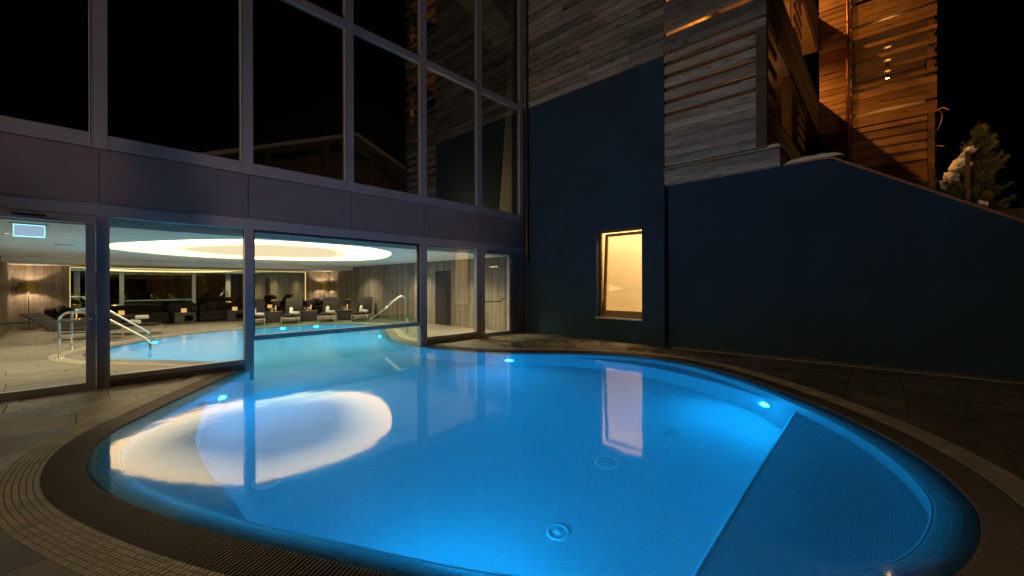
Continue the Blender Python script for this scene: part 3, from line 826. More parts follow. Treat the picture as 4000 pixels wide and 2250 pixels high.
# shower fittings on the plank wall
t_ = thing('shower', 'chrome shower head and round valve on the plank wall behind the corner door', 'shower', (-9.25, SY, 0))
box('head', 'chrome', -.18, .18, -.30, -.02, 2.07, 2.10, t_, .004); box('arm', 'chrome', -.02, .02, -.02, .005, 2.05, 2.11, t_)
for z_, r_, nm in ((1.25, .075, 'valve'), (1.07, .035, 'button')):
    o_ = MB().lathe([(0, .05), (r_ * .4, .05), (r_ * .42, .018), (r_, .014), (r_, 0)], n=20).build(nm, 'chrome', t_, True); o_.location = (0, .003, z_); o_.rotation_euler = (R(90), 0, 0)

# recessed downlights added to brighten the hall
for k_, (x, y, lab) in enumerate(((-10.2, 8.4, 'above the tiled corner behind the right window'), (-13.6, 8.7, 'above the doorway recess'), (-17.6, 8.6, 'above the last front lounger'), (-18.2, 6.3, 'above the front lounger row'),
        (-18.4, 3.2, 'above the middle of the rear floor'), (-18.2, .2, 'above the rear left loungers'), (-14.8, -.85, 'above the left passage, farther one'), (-11.2, -.75, 'above the left passage, nearer one'), (-9.3, 8.0, 'above the corner door'))):
    t_ = thing('added_downlight', 'added fill downlight in the ceiling ' + lab, 'downlight', (x, y, CZ))
    MB().lathe([(.035, -.001), (.036, -.006), (.052, -.006), (.055, 0)], n=18).build('trim', 'chrome', t_, True)
    MB().lathe([(0, -.002), (.034, -.002)], n=14).build('lens', 'spot_white', t_)
    light('fill_beam', 'SPOT', (0, 0, -.012), 300, (1, .80, .52), t_, spot_size=R(125), spot_blend=.9, shadow_soft_size=.03)
# floor lamps
def floor_lamp(x, y, label):
    t_ = thing('floor_lamp', label, 'floor lamp', (x, y, 0))
    MB().lathe([(0, .02), (.15, .02), (.16, .004), (.16, 0)], n=24).build('base', 'lampblack', t_, True)
    MB().tube([(0, 0, .02), (0, 0, 1.42)], .013, 10).build('pole', 'lampblack', t_, True)
    MB().lathe([(.235, 1.33), (.205, 1.61)], n=28).build('shade', 'gold', t_, True)
    MB().lathe([(.232, 1.331), (.202, 1.609)], n=28).build('shade_lining', 'white_paint', t_, True)
    b_ = MB().lathe([(0, 1.43), (.03, 1.45), (.035, 1.48), (.02, 1.51), (0, 1.515)], n=12).build('bulb', 'bulb_floor', t_, True)
    return t_
floor_lamp(-21.9, -1.0, 'gold shaded floor lamp in the left corner of the pool hall')
floor_lamp(-21.9, 9.1, 'gold shaded floor lamp right of the mirror wall')
# lounge chairs
def lounger(loc, rz, label, flat=False):
    t_ = thing('sun_lounger', label, 'sun lounger', loc, rz, 'loungers round the indoor pool')
    W_ = .31
    # foot end at +X, head at -X; origin under the foot end
    for s in (-1, 1):
        MB().tube([(0, s * W_, 0.015), (0, s * W_, .27), (-1.55, s * W_, .27), (-1.55, s * W_, .015), (0, s * W_, .015)], .016, 6).build('side_frame', 'alu', t_)
    MB().tube([(-.02, -W_, .27), (-.02, -W_ * .5, .235), (-.02, 0, .222), (-.02, W_ * .5, .235), (-.02, W_, .27)], .012, 6).build('cross_bar', 'alu', t_)
    mb = MB().box(-1.25, .0, -W_ - .005, W_ + .005, .285, .345); mb.build('mattress', 'fabric_dark', t_, bevel=.02)
    bl = .78; an = R(38 if flat else 58)
    c, s_ = math.cos(an), math.sin(an)
    mb = MB(); k_ = 8; prof = []
    for q in range(k_ + 1):
        u = q / k_; bend = .05 * math.sin(u * math.pi)
        px_, pz_ = -1.25 - (u * bl * c) + bend * s_, .30 + u * bl * s_ + bend * c
        prof.append((px_, pz_))
    vs = []
    for px_, pz_ in prof:
        for yy in (-W_ - .005, W_ + .005):
            vs += [(px_, yy, pz_), (px_ - .035 * s_, yy, pz_ - .035 * c)]
    fs = []
    for q in range(k_):
        a = q * 4; b_ = a + 4
        fs += [(a, a + 2, b_ + 2, b_), (a + 1, b_ + 1, b_ + 3, a + 3), (a, b_, b_ + 1, a + 1), (a + 2, a + 3, b_ + 3, b_ + 2)]
    fs += [(0, 1, 3, 2), (k_ * 4, k_ * 4 + 2, k_ * 4 + 3, k_ * 4 + 1)]
    mb.add(vs, fs); mb.build('backrest', 'fabric_back', t_)
    MB().tube([(-1.45, 0, .25), (-1.25 - bl * .55 * c, 0, .28 + bl * .55 * s_)], .012, 6).build('strut', 'alu', t_)
    return t_
def rolled_towel(loc, rz, label, up, ln=.34):
    t_ = thing('rolled_towel', label, 'towel', loc, rz, 'rolled white towels on the loungers')
    mb = MB(); nn = 18; r0 = .062
    prof = [(r0 * .2, -.0), (r0 * .92, -.002), (r0, .012), (r0 * 1.03, ln * .5), (r0, ln - .012), (r0 * .92, ln + .002), (r0 * .2, ln)]
    mb.lathe(prof, n=nn); o_ = mb.build('roll', 'towel', t_, True)
    path = []
    for q in range(40):
        a = q * .42; rr = r0 * (.12 + .8 * q / 40); path.append((rr * math.cos(a), rr * math.sin(a), ln + .003))
    s_ = MB().tube(path, .004, 5).build('spiral_fold', 'towel', t_, True)
    for ob in (o_, s_):
        ob.location = (0, 0, r0 if not up else .03)
        ob.rotation_euler = (0, R(90) if not up else R(-52), 0)
    return t_
names = ['leftmost of the front row, half behind the blue mullion', 'second from the left in the front row', 'third from the left in the front row', 'last on the right, beside the plank wall']
spots = [((-17.22, 4.62, 0), -.28), ((-17.0, 5.77, 0), -.42), ((-16.72, 7.03, 0), -.52), ((-16.15, 8.16, 0), -.62)]
for (lc, rz), nm in zip(spots, names):
    lounger(lc, rz, 'dark raised sun lounger, ' + nm)
    M_ = Matrix.Translation(lc) @ Matrix.Rotation(rz, 4, 'Z')
    p = M_ @ Vector((-.42, -.03, .347)); rolled_towel(p, rz, 'upright rolled towel on lounger ' + nm, True)
    p = M_ @ Vector((-.35, .04, .347)); rolled_towel(p, rz + 1.2, 'lying rolled towel on lounger ' + nm, False, .26)
lounger((-15.95, .86, 0), R(60), 'dark sun lounger with raised back beside the pool hand rails', True)
lounger((-16.72, 1.80, 0), R(56), 'dark flat sun lounger with two stacked towels near the left window', True)
M_ = Matrix.Translation((-16.72, 1.80, 0)) @ Matrix.Rotation(R(56), 4, 'Z')
p = M_ @ Vector((-.62, -.10, .347)); rolled_towel(p, R(30), 'lower of two rolled towels on the lounger behind the left window', False, .34)
p = M_ @ Vector((-.55, .0, .347 + .124)); rolled_towel(p, R(75), 'upper of two rolled towels on the lounger behind the left window', False, .30)
# side tables, table lamps, flowers
def side_table(x, y, rz, label, w_=.62, h=.43):
    t_ = thing('side_table', label, 'side table', (x, y, 0), rz)
    box('body', 'table_dark', -w_ / 2, w_ / 2, -w_ / 2, w_ / 2, .02, h - .022, t_, .006); box('top', 'table_dark', -w_ / 2 - .008, w_ / 2 + .008, -w_ / 2 - .008, w_ / 2 + .008, h - .02, h, t_, .004)
    return t_
def table_lamp(x, y, z, label):
    t_ = thing('table_lamp', label, 'table lamp', (x, y, z))
    MB().lathe([(0, .012), (.06, .010), (.062, 0)], n=16).build('base', 'gold', t_, True)
    MB().lathe([(.012, .012), (.016, .1), (.022, .24), (.012, .28)], n=12).build('stem', 'stem_bulb_light', t_, True)
    MB().lathe([(.125, .245), (.125, .46)], n=22).build('shade', 'lampblack', t_, True)
    MB().lathe([(.122, .246), (.122, .459)], n=22).build('shade_lining', 'gold', t_, True)
    MB().lathe([(0, .31), (.02, .32), (.022, .35), (0, .38)], n=10).build('bulb', 'bulb', t_, True)
def flowers(x, y, z, label):
    t_ = thing('flower_posy', label, 'flowers', (x, y, z)); rnd = random.Random(int(x * 100))
    MB().lathe([(0, 0), (.04, 0), (.05, .05), (.04, .06)], n=12).build('bowl', 'plastic_white', t_, True)
    for q in range(9):
        px_, py_, pz_ = rnd.uniform(-.1, .1), rnd.uniform(-.12, .12), .07 + rnd.uniform(0, .06); mb = MB()
        for a in range(5):
            an = a * 1.256 + rnd.random(); d_ = Vector((math.cos(an), math.sin(an), .5)) * .045; sd = Vector((-math.sin(an), math.cos(an), 0)) * .022
            mb.add([(px_, py_, pz_), tuple(Vector((px_, py_, pz_)) + d_ * .6 + sd), tuple(Vector((px_, py_, pz_)) + d_), tuple(Vector((px_, py_, pz_)) + d_ * .6 - sd)], [(0, 1, 2, 3)])
        mb.build('blossom', 'flower', t_)
tb = [(-18.45, 5.62, -.3, 'dark cube side table between the first two front loungers'), (-18.05, 6.86, -.42, 'dark cube side table between the second and third front loungers'), (-17.45, 8.17, -.55, 'dark cube side table left of the last front lounger')]
wh = ['between the first two front loungers', 'between the second and third front loungers', 'left of the last front lounger']
for (x, y, rz, lab), q in zip(tb, wh):
    side_table(x, y, rz, lab); table_lamp(x - .05, y + .10, .43, 'black shaded table lamp with its stem painted as lit ' + q); flowers(x + .12, y - .1, .43, 'white orchid posy on the cube table ' + q)
side_table(-19.3, .15, 0, 'dark cube side table behind the left sun lounger', .7, .45); table_lamp(-19.3, .12, .45, 'black shaded table lamp behind the left sun lounger')
# sofas along the mirror wall
def cushion(loc, rz, tilt, label, s=(.46, .16, .40), mat='fabric_dark'):
    t_ = thing('cushion', label, 'cushion', loc, rz, 'dark cushions on the lounge sofas')
    bm = bmesh.new(); bmesh.ops.create_uvsphere(bm, u_segments=18, v_segments=12, radius=1)
    for v_ in bm.verts:
        c = v_.co
        def pw(a, e): return math.copysign(abs(a) ** e, a)
        v_.co = Vector((pw(c.x, .55) * s[0] / 2, c.y * s[1] / 2, pw(c.z, .55) * s[2] / 2 + s[2] / 2))
    me = bpy.data.meshes.new('pillow'); bm.to_mesh(me); bm.free(); me.materials.append(MATS[mat])
    for p_ in me.polygons: p_.use_smooth = True
    o_ = link(bpy.data.objects.new('pillow', me), t_); o_.rotation_euler = (tilt, 0, 0)
    path = [(s[0] / 2 * .93 * math.cos(a), 0, s[2] / 2 + s[2] / 2 * .93 * math.sin(a)) for a in [k * math.pi / 10 for k in range(21)]]
    return t_
def sofa(y0, y1, label, back_y=None, x0=-22.2, x1=-20.95):
    t_ = thing('sofa', label, 'sofa', ((x0 + x1) / 2, (y0 + y1) / 2, 0)); hx, hy = (x1 - x0) / 2, (y1 - y0) / 2
    box('seat_base', 'fabric_dark', -hx, hx, -hy, hy, .06, .30, t_, .02); box('seat_cushion', 'fabric_dark', -hx + .02, hx, -hy + .01, hy - .01, .30, .45, t_, .04)
    box('backrest', 'fabric_dark', -hx, -hx + .22, -hy, hy, .455, .72, t_, .03)
    if back_y: 
        a = -hy if back_y < 0 else hy - .2
        box('armrest', 'fabric_dark', -hx + .225, hx, a, a + .2, .455, .70, t_, .03)
    for a in (-1, 1):
        for b_ in (-1, 1): MB().tube([(a * (hx - .1), b_ * (hy - .1), 0), (a * (hx - .1), b_ * (hy - .1), .07)], .02, 8).build('foot', 'chrome', t_)
    return t_
sofa(-.62, .7, 'dark lounge sofa at the left end of the mirror wall', -1)
sofa(.75, 2.65, 'low dark daybed in front of the left mirror panels')
sofa(2.7, 3.55, 'dark corner sofa seat with three striped cushions', 1)
sofa(3.62, 5.1, 'dark sofa with one big square cushion in front of the mirror', -1)
sofa(5.2, 7.1, 'long dark sofa behind the second front lounger')
sofa(7.15, 9.35, 'long dark sofa below the right floor lamp', 1)
for x, y, rz, ti, lab in ((-21.75, -.35, .3, -.4, 'left black cushion on the left end sofa'), (-21.72, .02, .1, -.4, 'right black cushion on the left end sofa'),
        (-21.3, 2.85, 1.3, -.35, 'first of the three cushions on the corner seat'), (-21.2, 3.05, 1.35, -.35, 'middle of the three cushions on the corner seat'), (-21.1, 3.25, 1.4, -.35, 'last of the three cushions on the corner seat'),
        (-21.3, 4.05, 1.1, -.3, 'leaning round cushion beside the big square cushion'), (-21.75, 4.5, 1.57, -.25, 'big square cushion on the mirror sofa'),
        (-21.7, 6.0, 1.57, -.3, 'cushion on the long sofa behind the second front lounger'), (-21.7, 8.6, 1.57, -.3, 'cushion on the long sofa left of the lamp pole'), (-21.6, 9.2, 1.4, -.3, 'cushion on the long sofa right of the lamp pole')):
    cushion((x, y, .452), rz, ti, 'dark ' + lab)
def candle_box(x, y, z, label):
    t_ = thing('candle_box', label, 'lantern', (x, y, z)); h = .085
    box('glow', 'candle', -h + .006, h - .006, -h + .006, h - .006, .01, .155, t_, .006); box('rim', 'plastic_white', -h, h, -h, h, 0, .01, t_)
    light('candle_light', 'POINT', (0, 0, .22), .5, (1, .5, .18), t_, shadow_soft_size=.05)
def low_table(x, y, label):
    t_ = thing('low_table', label, 'low table', (x, y, 0))
    box('top', 'table_dark', -.28, .28, -.32, .32, .33, .44, t_, .006); box('side', 'table_dark', -.28, .28, -.32, -.02, .02, .328, t_, .004); box('side', 'table_dark', -.28, .28, .25, .32, .02, .328, t_, .004); box('bottom', 'table_dark', -.27, .27, -.018, .248, .02, .10, t_)
low_table(-20.6, 1.25, 'dark low table with glowing candle box before the daybed'); low_table(-20.6, 3.05, 'dark open low table with candle box before the three cushions'); low_table(-20.5, 4.75, 'dark low table with candle box near the blue mullion')
candle_box(-20.6, 1.25, .44, 'glowing cube lantern before the daybed'); candle_box(-20.6, 3.05, .44, 'glowing cube lantern before the three cushions'); candle_box(-20.5, 4.75, .44, 'glowing cube lantern beside the blue mullion')
candle_box(-21.2, 6.3, .452, 'glowing cube lantern on the sofa beside the second front lounger')

# hand rails and water spout
def arc(c, r, a0, a1, u, v_, k=8):
    return [Vector(c) + Vector(u) * r * math.cos(a0 + (a1 - a0) * q / k) + Vector(v_) * r * math.sin(a0 + (a1 - a0) * q / k) for q in range(k + 1)]
for (bx_, by_), (ex, ey), lab in (((-12.66, -.17), (-12.05, 1.19), 'front polished steel pool hand rail by the left door'), ((-14.15, .01), (-14.2, 1.40), 'rear polished steel pool hand rail by the left door')):
    u = Vector((ex - bx_, ey - by_, 0)); ln = u.length; u.normalize(); up = Vector((0, 0, 1))
    t_ = thing('hand_rail', lab, 'hand rail', (bx_, by_, 0))
    P = [Vector((0, 0, .0)), Vector((0, 0, .40)), Vector((0, 0, .78))]
    P += [u * (.17 - .17 * math.cos(a)) + up * (.78 + .17 * math.sin(a)) for a in [k * math.pi / 16 for k in range(1, 9)]]
    P += [u * .45 + up * .95, u * .62 + up * .90, u * (ln - .12) + up * .36, u * (ln - .03) + up * .27, u * ln + up * .16, u * ln + up * -.5]
    MB().tube(P, .024, 12).build('tube', 'chrome', t_, True)
    MB().lathe([(0, .02), (.03, .02), (.075, .008), (.08, 0)], n=20).build('floor_flange', 'chrome', t_, True)
t_ = thing('water_spout', 'tall polished steel gooseneck water spout beside the indoor pool', 'water spout', (-11.2, 7.26, 0))
dv = Vector((-.62, -.78, 0)).normalized(); up = Vector((0, 0, 1))
P = [Vector((0, 0, 0)), Vector((0, 0, .5)), Vector((0, 0, .92))]
P += [dv * (.17 - .17 * math.cos(a)) + up * (.95 + .20 * math.sin(a)) for a in [k * math.pi / 14 for k in range(1, 10)]]
P += [dv * .50 + up * .93, dv * .62 + up * .80]
MB().tube(P, .034, 14).build('tube', 'chrome', t_, True)
P2 = [dv * (.62 + .95 * q) + up * (.80 - .80 * (q * .75 + q * q * .25)) for q in [k / 10 for k in range(11)]]
MB().tube([dv * .58 + up * .84] + P2[1:2], [.038, .03], 12).build('nozzle', 'chrome', t_, True)
ws = thing('water_jet', 'thin white jet of water falling from the spout', 'water jet', (-11.2, 7.26, 0))
MB().tube(P2, [.02 - .008 * q / 10 for q in range(11)], 10).build('jet', 'glass_green', ws, True)
MB().tube(P2, [.008 for q in range(11)], 6).build('jet_core', 'snow', ws, True)

# ------------------------------------------------------------------ hall above: near-black rooms behind the coated glass, darkness put into the colour
up_ = thing('upper_hall', 'upper storey, its darkness painted as near-black walls, behind the coated panes with a pale curtain', 'room', (-8.7, 4, 3.5)); up_.location = (0, 0, 0)
box('back_wall', 'dark_void', -15.2, -15, -3.5, 9.7, 3.45, 12, up_); box('floor', 'dark_void', -15, XF - .31, -3.5, 9.7, 3.4, 3.5, up_)
box('side_wall', 'dark_void', -15, XF - .14, -3.6, -3.5, 3.45, 12, up_); box('side_wall', 'dark_void', -15, XF - .14, 9.66, 9.76, 3.45, 12, up_)
box('roof', 'dark_void', -15, XF - .14, -3.5, 9.7, 12, 12.1, up_)
MB().prism_yz([(9.65, 9.50), (9.65, 9.56), (7.7, 10.44), (7.7, 10.38)], -9.6, XF - .20).build('sloped_lining', 'curtain', up_)
mb = MB(); cols = 26; rows = 14
for r_ in range(rows + 1):
    t = r_ / rows; zz = 3.55 + t * 6.2
    y0 = 9.05 + .34 * min(1, max(0, (t - .12) / .6)) ** .8 - (.03 if t < .1 else 0)
    for c_ in range(cols + 1):
        q = c_ / cols; mb.v.append((-8.80 + .035 * math.sin(q * 30) * (1 - .3 * t), y0 + (9.60 - y0) * q, zz))
for r_ in range(rows):
    for c_ in range(cols):
        a = r_ * (cols + 1) + c_; mb.f.append((a, a + 1, a + cols + 2, a + cols + 1))
mb.build('curtain', 'curtain', up_, True)
light('upper_room_lamp', 'POINT', (-11.0, 8.6, 3.66), 330, (1, .72, .42), up_, shadow_soft_size=.15)

# ------------------------------------------------------------------ timber hotel building
YT = 9.79; XC = -3.94; XP = -1.80; ZC = 7.07
hot = thing('timber_hotel', 'dark plastered and timber clad hotel tower with slatted balconies', 'building', (0, 0, 0))
# plaster wall with the window opening
wx0, wx1, wz0, wz1 = -5.84, -4.52, .60, 2.97
pw = MB()
pw.box(XF + .0, wx0, YT, YT + .30, -.05, ZC - .002); pw.box(wx1, XC, YT, YT + .30, -.05, ZC - .002)
pw.box(wx0, wx1, YT, YT + .30, wz1, ZC - .002); pw.box(wx0, wx1, YT, YT + .30, -.05, wz0)
pl = pw.build('plaster_wall', 'plaster', hot)
box('plaster_return', 'plaster', XC - .25, XC - .001, YT + .301, YT + .75, -.05, ZC - .002, hot)
box('drip_flashing', 'steel_dull', XF + .05, XC, YT - .022, YT + .02, ZC - .006, ZC + .003, hot)
core = box('cladding_core', 'joint', XF - .6, XC, YT + .05, YT + 9.3, ZC, 17, hot)
clad_x(core, XF + .002, XC - .002, YT + .0, ZC + .004, 14.2, .205, 'cladding')
# dim inner walls of the balcony stack (warm wood)
inner = box('inner_wall', 'joint', XC - .3, XC - .03, YT + .3, YT + 9.4, 4.0, ZC, hot)
clad_y(inner, YT + .32, YT + 9.4, XC - .0, 4.2, 7.0, .24, 'warmwood', .028, 2, 3.5)
for zb in (7.2, 10.37, 13.54): clad_y(core, YT + .05, YT + 9.4, XC + .03, zb + .12, zb + 2.95, .24, 'warmwood', .028, 2, 3.5)
# front and side of the balconies
def slat_front(par, x0, x1, yf, zb, top, mat='cladding', inset=0):
    """balcony front along X above floor level zb: fascia, balustrade boards, open slats"""
    for a, b_ in ((zb - .06, zb + .13), (zb + .135, zb + .33), (zb + .42, zb + .66), (zb + .665, zb + .92), (zb + .925, zb + 1.17),
                  (zb + 1.28, zb + 1.43), (zb + 1.78, zb + 1.90), (zb + 2.23, zb + 2.38), (zb + 2.70, zb + 2.83)):
        if b_ > top: break
        board(par, (x0 + x1) / 2, yf + .02 + random.uniform(-.004, .004), (a + b_) / 2, x1 - x0 + random.uniform(-.01, .03), .036, b_ - a - .006, mat, 0, 'slat')
def slat_side(par, xf, y0, y1, zb, top, stubs, mat='timber'):
    for a, b_ in ((zb - .06, zb + .13), (zb + .135, zb + .40), (zb + .405, zb + .66), (zb + .665, zb + .92), (zb + .925, zb + 1.19)):
        board(par, xf - .02, (y0 + y1) / 2, (a + b_) / 2, y1 - y0, .036, b_ - a - .006, mat, R(90), 'slat')
    board(par, xf - .06, (y0 + y1) / 2, zb + 1.21, y1 - y0, .13, .035, mat, R(90), 'hand_rail')
    for ya, yb in stubs:
        for a in (1.36, 1.72, 2.08, 2.44, 2.76):
            board(par, xf - .02, (ya + yb) / 2, zb + a, yb - ya, .036, .15, mat, R(90), 'slat')
bal = []
for k_, zb in enumerate((7.2, 10.37, 13.54)):
    s_ = box('balcony_floor', 'soffit', XC + .04, XP - .06, YT + .06, 19.15, zb - .05, zb + .10, hot)
    slat_front(s_, XC + .0, XP, YT, zb, 30)
    slat_side(s_, XP, YT + .04, 19.18, zb, 30, ((YT + .06, YT + 1.05), (13.6, 14.9)))
    for yy in (YT + .10, 13.4): board(s_, XP - .16, yy + .06, zb + 1.6, .16, .16, 3.0, 'timber', 0, 'post')
    # warm lamps under the soffit above
    for yy in (12.0, 15.0, 17.6):
        la = thing('balcony_downlight', ['warm cylinder lamp under the lower balcony soffit of the tower', 'warm cylinder lamp under the upper balcony soffit of the tower', 'warm cylinder lamp under the top balcony soffit'][k_] + {12.0: ', nearest the corner post', 15.0: ', the middle one', 17.6: ', the farthest one'}[yy], 'lamp', (-3.15, yy, zb + 3.1))
        MB().lathe([(.045, -.16), (.045, 0)], n=14).build('body', 'black_metal', la, True); MB().lathe([(0, -.157), (.04, -.157)], n=14).build('lens', 'spot_face', la)
        if k_ < 2: light('balcony_lamp_light', 'SPOT', (0, 0, -.17), 850, (1, .38, .06), la, spot_size=R(165), spot_blend=.5, shadow_soft_size=.04)
# ground loggia: slats, corner post, side panels
lg = box('loggia_floor', 'soffit', XC, XP - .02, YT + .06, 15.6, 4.1, 4.28, hot)
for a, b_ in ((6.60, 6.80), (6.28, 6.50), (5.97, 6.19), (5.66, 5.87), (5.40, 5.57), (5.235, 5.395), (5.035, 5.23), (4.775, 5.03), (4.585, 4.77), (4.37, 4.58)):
    board(lg, (XC + -1.985) / 2 + .003, YT + .022 + random.uniform(-.003, .003), (a + b_) / 2, -1.985 - XC - .006, .036, b_ - a - .004, 'pool_lit_wood', 0, 'slat')
board(lg, (XC + XP) / 2, YT + .02, 6.985, XP - XC, .036, .165, 'pool_lit_wood', 0, 'slat')
for z_ in (6.845, 6.55, 6.235, 5.92, 5.615): board(lg, (XC - 1.985) / 2, YT + .12, z_, -1.985 - XC, .02, .12, 'timber', 0, 'back_slat')
board(lg, -1.885, YT + .105, 5.70, .19, .19, 2.72, 'timber', 0, 'corner_post')
for z_ in (6.70, 6.25, 5.77): board(lg, XP - .02, YT + .68, z_, 1.02, .036, .16, 'timber', R(90), 'slat')
for z_ in (5.17, 4.92, 4.66, 4.42): board(lg, XP - .02, YT + 2.9, z_, 5.4, .036, .235, 'timber', R(90), 'slat')
board(lg, XP - .05, YT + 2.9, 5.305, 5.4, .12, .03, 'timber', R(90), 'hand_rail')
board(lg, XP - .15, 13.25, 5.7, .2, .2, 2.8, 'timber', 0, 'post')
for z_ in (6.6, 6.3, 6.0, 5.7): board(lg, XP - .02, 14.85, z_, 1.1, .036, .2, 'timber', R(90), 'slat')
light('loggia_light', 'POINT', (-2.9, 12.2, 6.3), 17, (1, .42, .12), lg, shadow_soft_size=.15)
light('loggia_light', 'POINT', (-2.6, 10.9, 6.0), 4, (1, .30, .10), lg, shadow_soft_size=.15)
# ledge box in front of the loggia
ld = box('ledge_box', 'joint', XC + .02, -1.59, YT + .03, YT + .6, 3.93, 4.30, hot)
board(ld, (XC - 1.56) / 2, YT + .02, 4.03, -1.56 - XC, .03, .185, 'pool_lit_wood'); board(ld, (XC - 1.56) / 2, YT + .02, 4.205, -1.56 - XC, .03, .155, 'pool_lit_wood')
board(ld, (XC - 1.56) / 2 - .01, YT + .18, 4.32, -1.53 - XC, .40, .03, 'pool_lit_wood'); board(ld, (XC - 1.56) / 2, YT + .20, 3.915, -1.56 - XC, .36, .02, 'pool_lit_wood')
board(ld, -1.575, YT + .5, 4.11, .92, .025, .36, 'warmwood', R(90)); board(ld, -1.60, YT + 1.5, 4.32, 2.4, .12, .03, 'timber', R(90), 'cap')
# wing behind
wg = box('wing_core', 'joint', -1.70, -.93, 19.26, 23, 7.2, 17, hot)
clad_x(wg, -1.79, -.92, 19.2, 7.14, 13.6, .20, 'warmwood', .03, 1.2, 3.0)
box('wing_soffit', 'soffit', -1.78, -.92, 19.24, 23, 7.15, 7.19, hot)
box('wing_void', 'dark_void', -3.9, 1.0, 22.9, 23.1, 3.0, 7.2, hot)
for k_, zb in enumerate((7.2, 10.37)):
    s_ = box('balcony_floor', 'soffit', -.88, 1.24, 19.27, 23.4, zb - .05, zb + .10, hot)
    slat_front(s_, -.89, 1.29, 19.2, zb, 30, 'warmwood')
    board(s_, 1.16, 19.36, zb + 1.6, .16, .16, 3.0, 'timber', 0, 'post'); board(s_, -.80, 19.36, zb + 1.6, .10, .10, 3.0, 'warmwood', 0, 'post')
    for q in range(12): board(s_, 1.27, 19.30 + .0, zb + .05 + q * .26, .10 + .05 * (q % 3), .03, .12, 'timber', R(90), 'stub')
    box('back_wall', 'soffit', -.9, 1.25, 23.4, 23.6, zb + .1, zb + 3.1, s_); box('side_wall', 'soffit', -.93, -.905, 19.28, 23.4, zb + .1, zb + 3.1, s_)
    for j, yy in enumerate((20.6, 21.8, 22.9)):
        la = thing('wing_downlight', ['nearest', 'middle', 'farthest'][j] + (' of three glowing downlights behind the wing slats' if k_ == 0 else ' of three downlights on the top storey of the wing'), 'lamp', (.12, yy, zb + 2.98))
        MB().lathe([(.05, -.16), (.05, 0)], n=14).build('body', 'black_metal', la, True); MB().lathe([(0, -.157), (.048, -.157)], n=14).build('lens', 'spot_face', la)
        light('wing_lamp_light', 'SPOT', (0, 0, -.17), 120, (1, .44, .10), la, spot_size=R(120), spot_blend=.6, shadow_soft_size=.04)
zz = 7.1
lowr = box('wing_base', 'joint', -.88, 1.05, 19.35, 23, 3.0, 7.12, hot)
hs = [.16, .10, .2, .1, .22, .12, .2, .14, .2, .12, .24, .2, .22, .2, .22, .25, .25]
for k_, h in enumerate(hs):
    back = k_ % 2 == 1 and k_ < 11
    board(lowr, .10, 19.30 if back else 19.24, zz - h / 2, 1.94, .03, h - .006, 'warmwood', 0, 'slat'); zz -= h
board(lowr, 1.16, 19.3, 5.2, .15, .17, 4.1, 'timber', 0, 'post')
for q in range(9): board(lowr, 1.265, 19.42, 6.9 - q * .42, .10, .04, .26, 'timber', R(90), 'stub')
# tilted window in the plaster wall and the lit room behind it
wn = thing('tilted_window', 'lit timber window tilted open in the dark plaster wall', 'window', (-5.18, YT, .6))
hw = .66; H_ = 2.37
box('sill', 'steel_dull', -hw - .02, hw + .02, -.04, .20, -.02, .012, wn, .003)
fy0, fy1 = .20, .27
box('frame', 'oak', -hw, -hw + .045, fy0, fy1, .012, H_ - .001, wn); box('frame', 'oak', hw - .045, hw, fy0, fy1, .012, H_ - .001, wn)
box('frame', 'oak', -hw + .045, hw - .045, fy0, fy1, H_ - .045, H_ - .001, wn); box('frame', 'oak', -hw + .045, hw - .045, fy0, fy1, .012, .055, wn)
sash = bpy.data.objects.new('sash', None); link(sash, wn); sash.location = (0, .275, .05); sash.rotation_euler = (R(-4.2), 0, 0)
g_ = hw - .03; sh = H_ - .09
for nm, a in (('stile', (-g_, -g_ + .075, 0, .06, 0, sh)), ('stile', (g_ - .075, g_, 0, .06, 0, sh)), ('rail', (-g_ + .075, g_ - .075, 0, .06, 0, .14)), ('rail', (-g_ + .075, g_ - .075, 0, .06, sh - .075, sh))):
    box(nm, 'oak', *a, sash)
box('pane', 'glass_clear', -g_ + .07, g_ - .07, .02, .035, .13, sh - .07, sash)
rm = thing('lit_room', 'bare warm lit room wall seen through the tilted window', 'room', (-5.18, YT + .3, 0))
box('back_wall', 'window_wall', -2.2, 1.2, 1.5, 1.6, -.1, 4.4, rm); box('side_wall', 'window_wall', -2.3, -2.2, .0, 1.5, -.1, 4.4, rm); box('side_wall', 'window_wall', 1.2, 1.22, .0, 1.5, -.1, 4.4, rm)
box('ceiling', 'window_wall', -2.2, 1.2, .0, 1.5, 4.4, 4.5, rm); box('floor', 'window_wall', -2.2, 1.2, 0, 1.5, -.1, 0, rm)
light('room_spot', 'SPOT', (-.30, 1.10, 4.25), 230, (1, .64, .32), rm, spot_size=R(34), spot_blend=.6, shadow_soft_size=.06)
light('room_fill', 'AREA', (-.4, .8, 4.36), 260, (1, .60, .28), rm, shape='RECTANGLE', size=2.6, size_y=1.2)
# rain pipes
t_ = thing('rain_pipe', 'copper rain pipe in the corner between glass front and plaster wall', 'rain pipe', (-8.27, YT - .08, 0))
MB().tube([(0, 0, 14), (0, 0, 2.45), (.01, -.01, 2.36), (.03, -.03, 2.30), (.06, -.05, 2.27)], .038, 12).build('pipe', 'copper', t_, True)
for z_ in (3.0, 5.9, 8.8): MB().lathe([(.038, -.02), (.045, -.02), (.045, .02), (.038, .02)], (0, 0, z_), 14).build('clamp', 'copper', t_, True)
t_ = thing('rain_pipe', 'copper rain pipe between the timber wing wall and its slatted balcony', 'rain pipe', (-.95, 19.08, 0))
MB().tube([(0, 0, 17), (0, 0, 3.5)], .055, 12).build('pipe', 'copper', t_, True)
for z_ in (7.3, 8.9, 11): MB().lathe([(.055, -.03), (.066, -.03), (.066, .03), (.055, .03)], (0, 0, z_), 14).build('clamp', 'copper', t_, True)

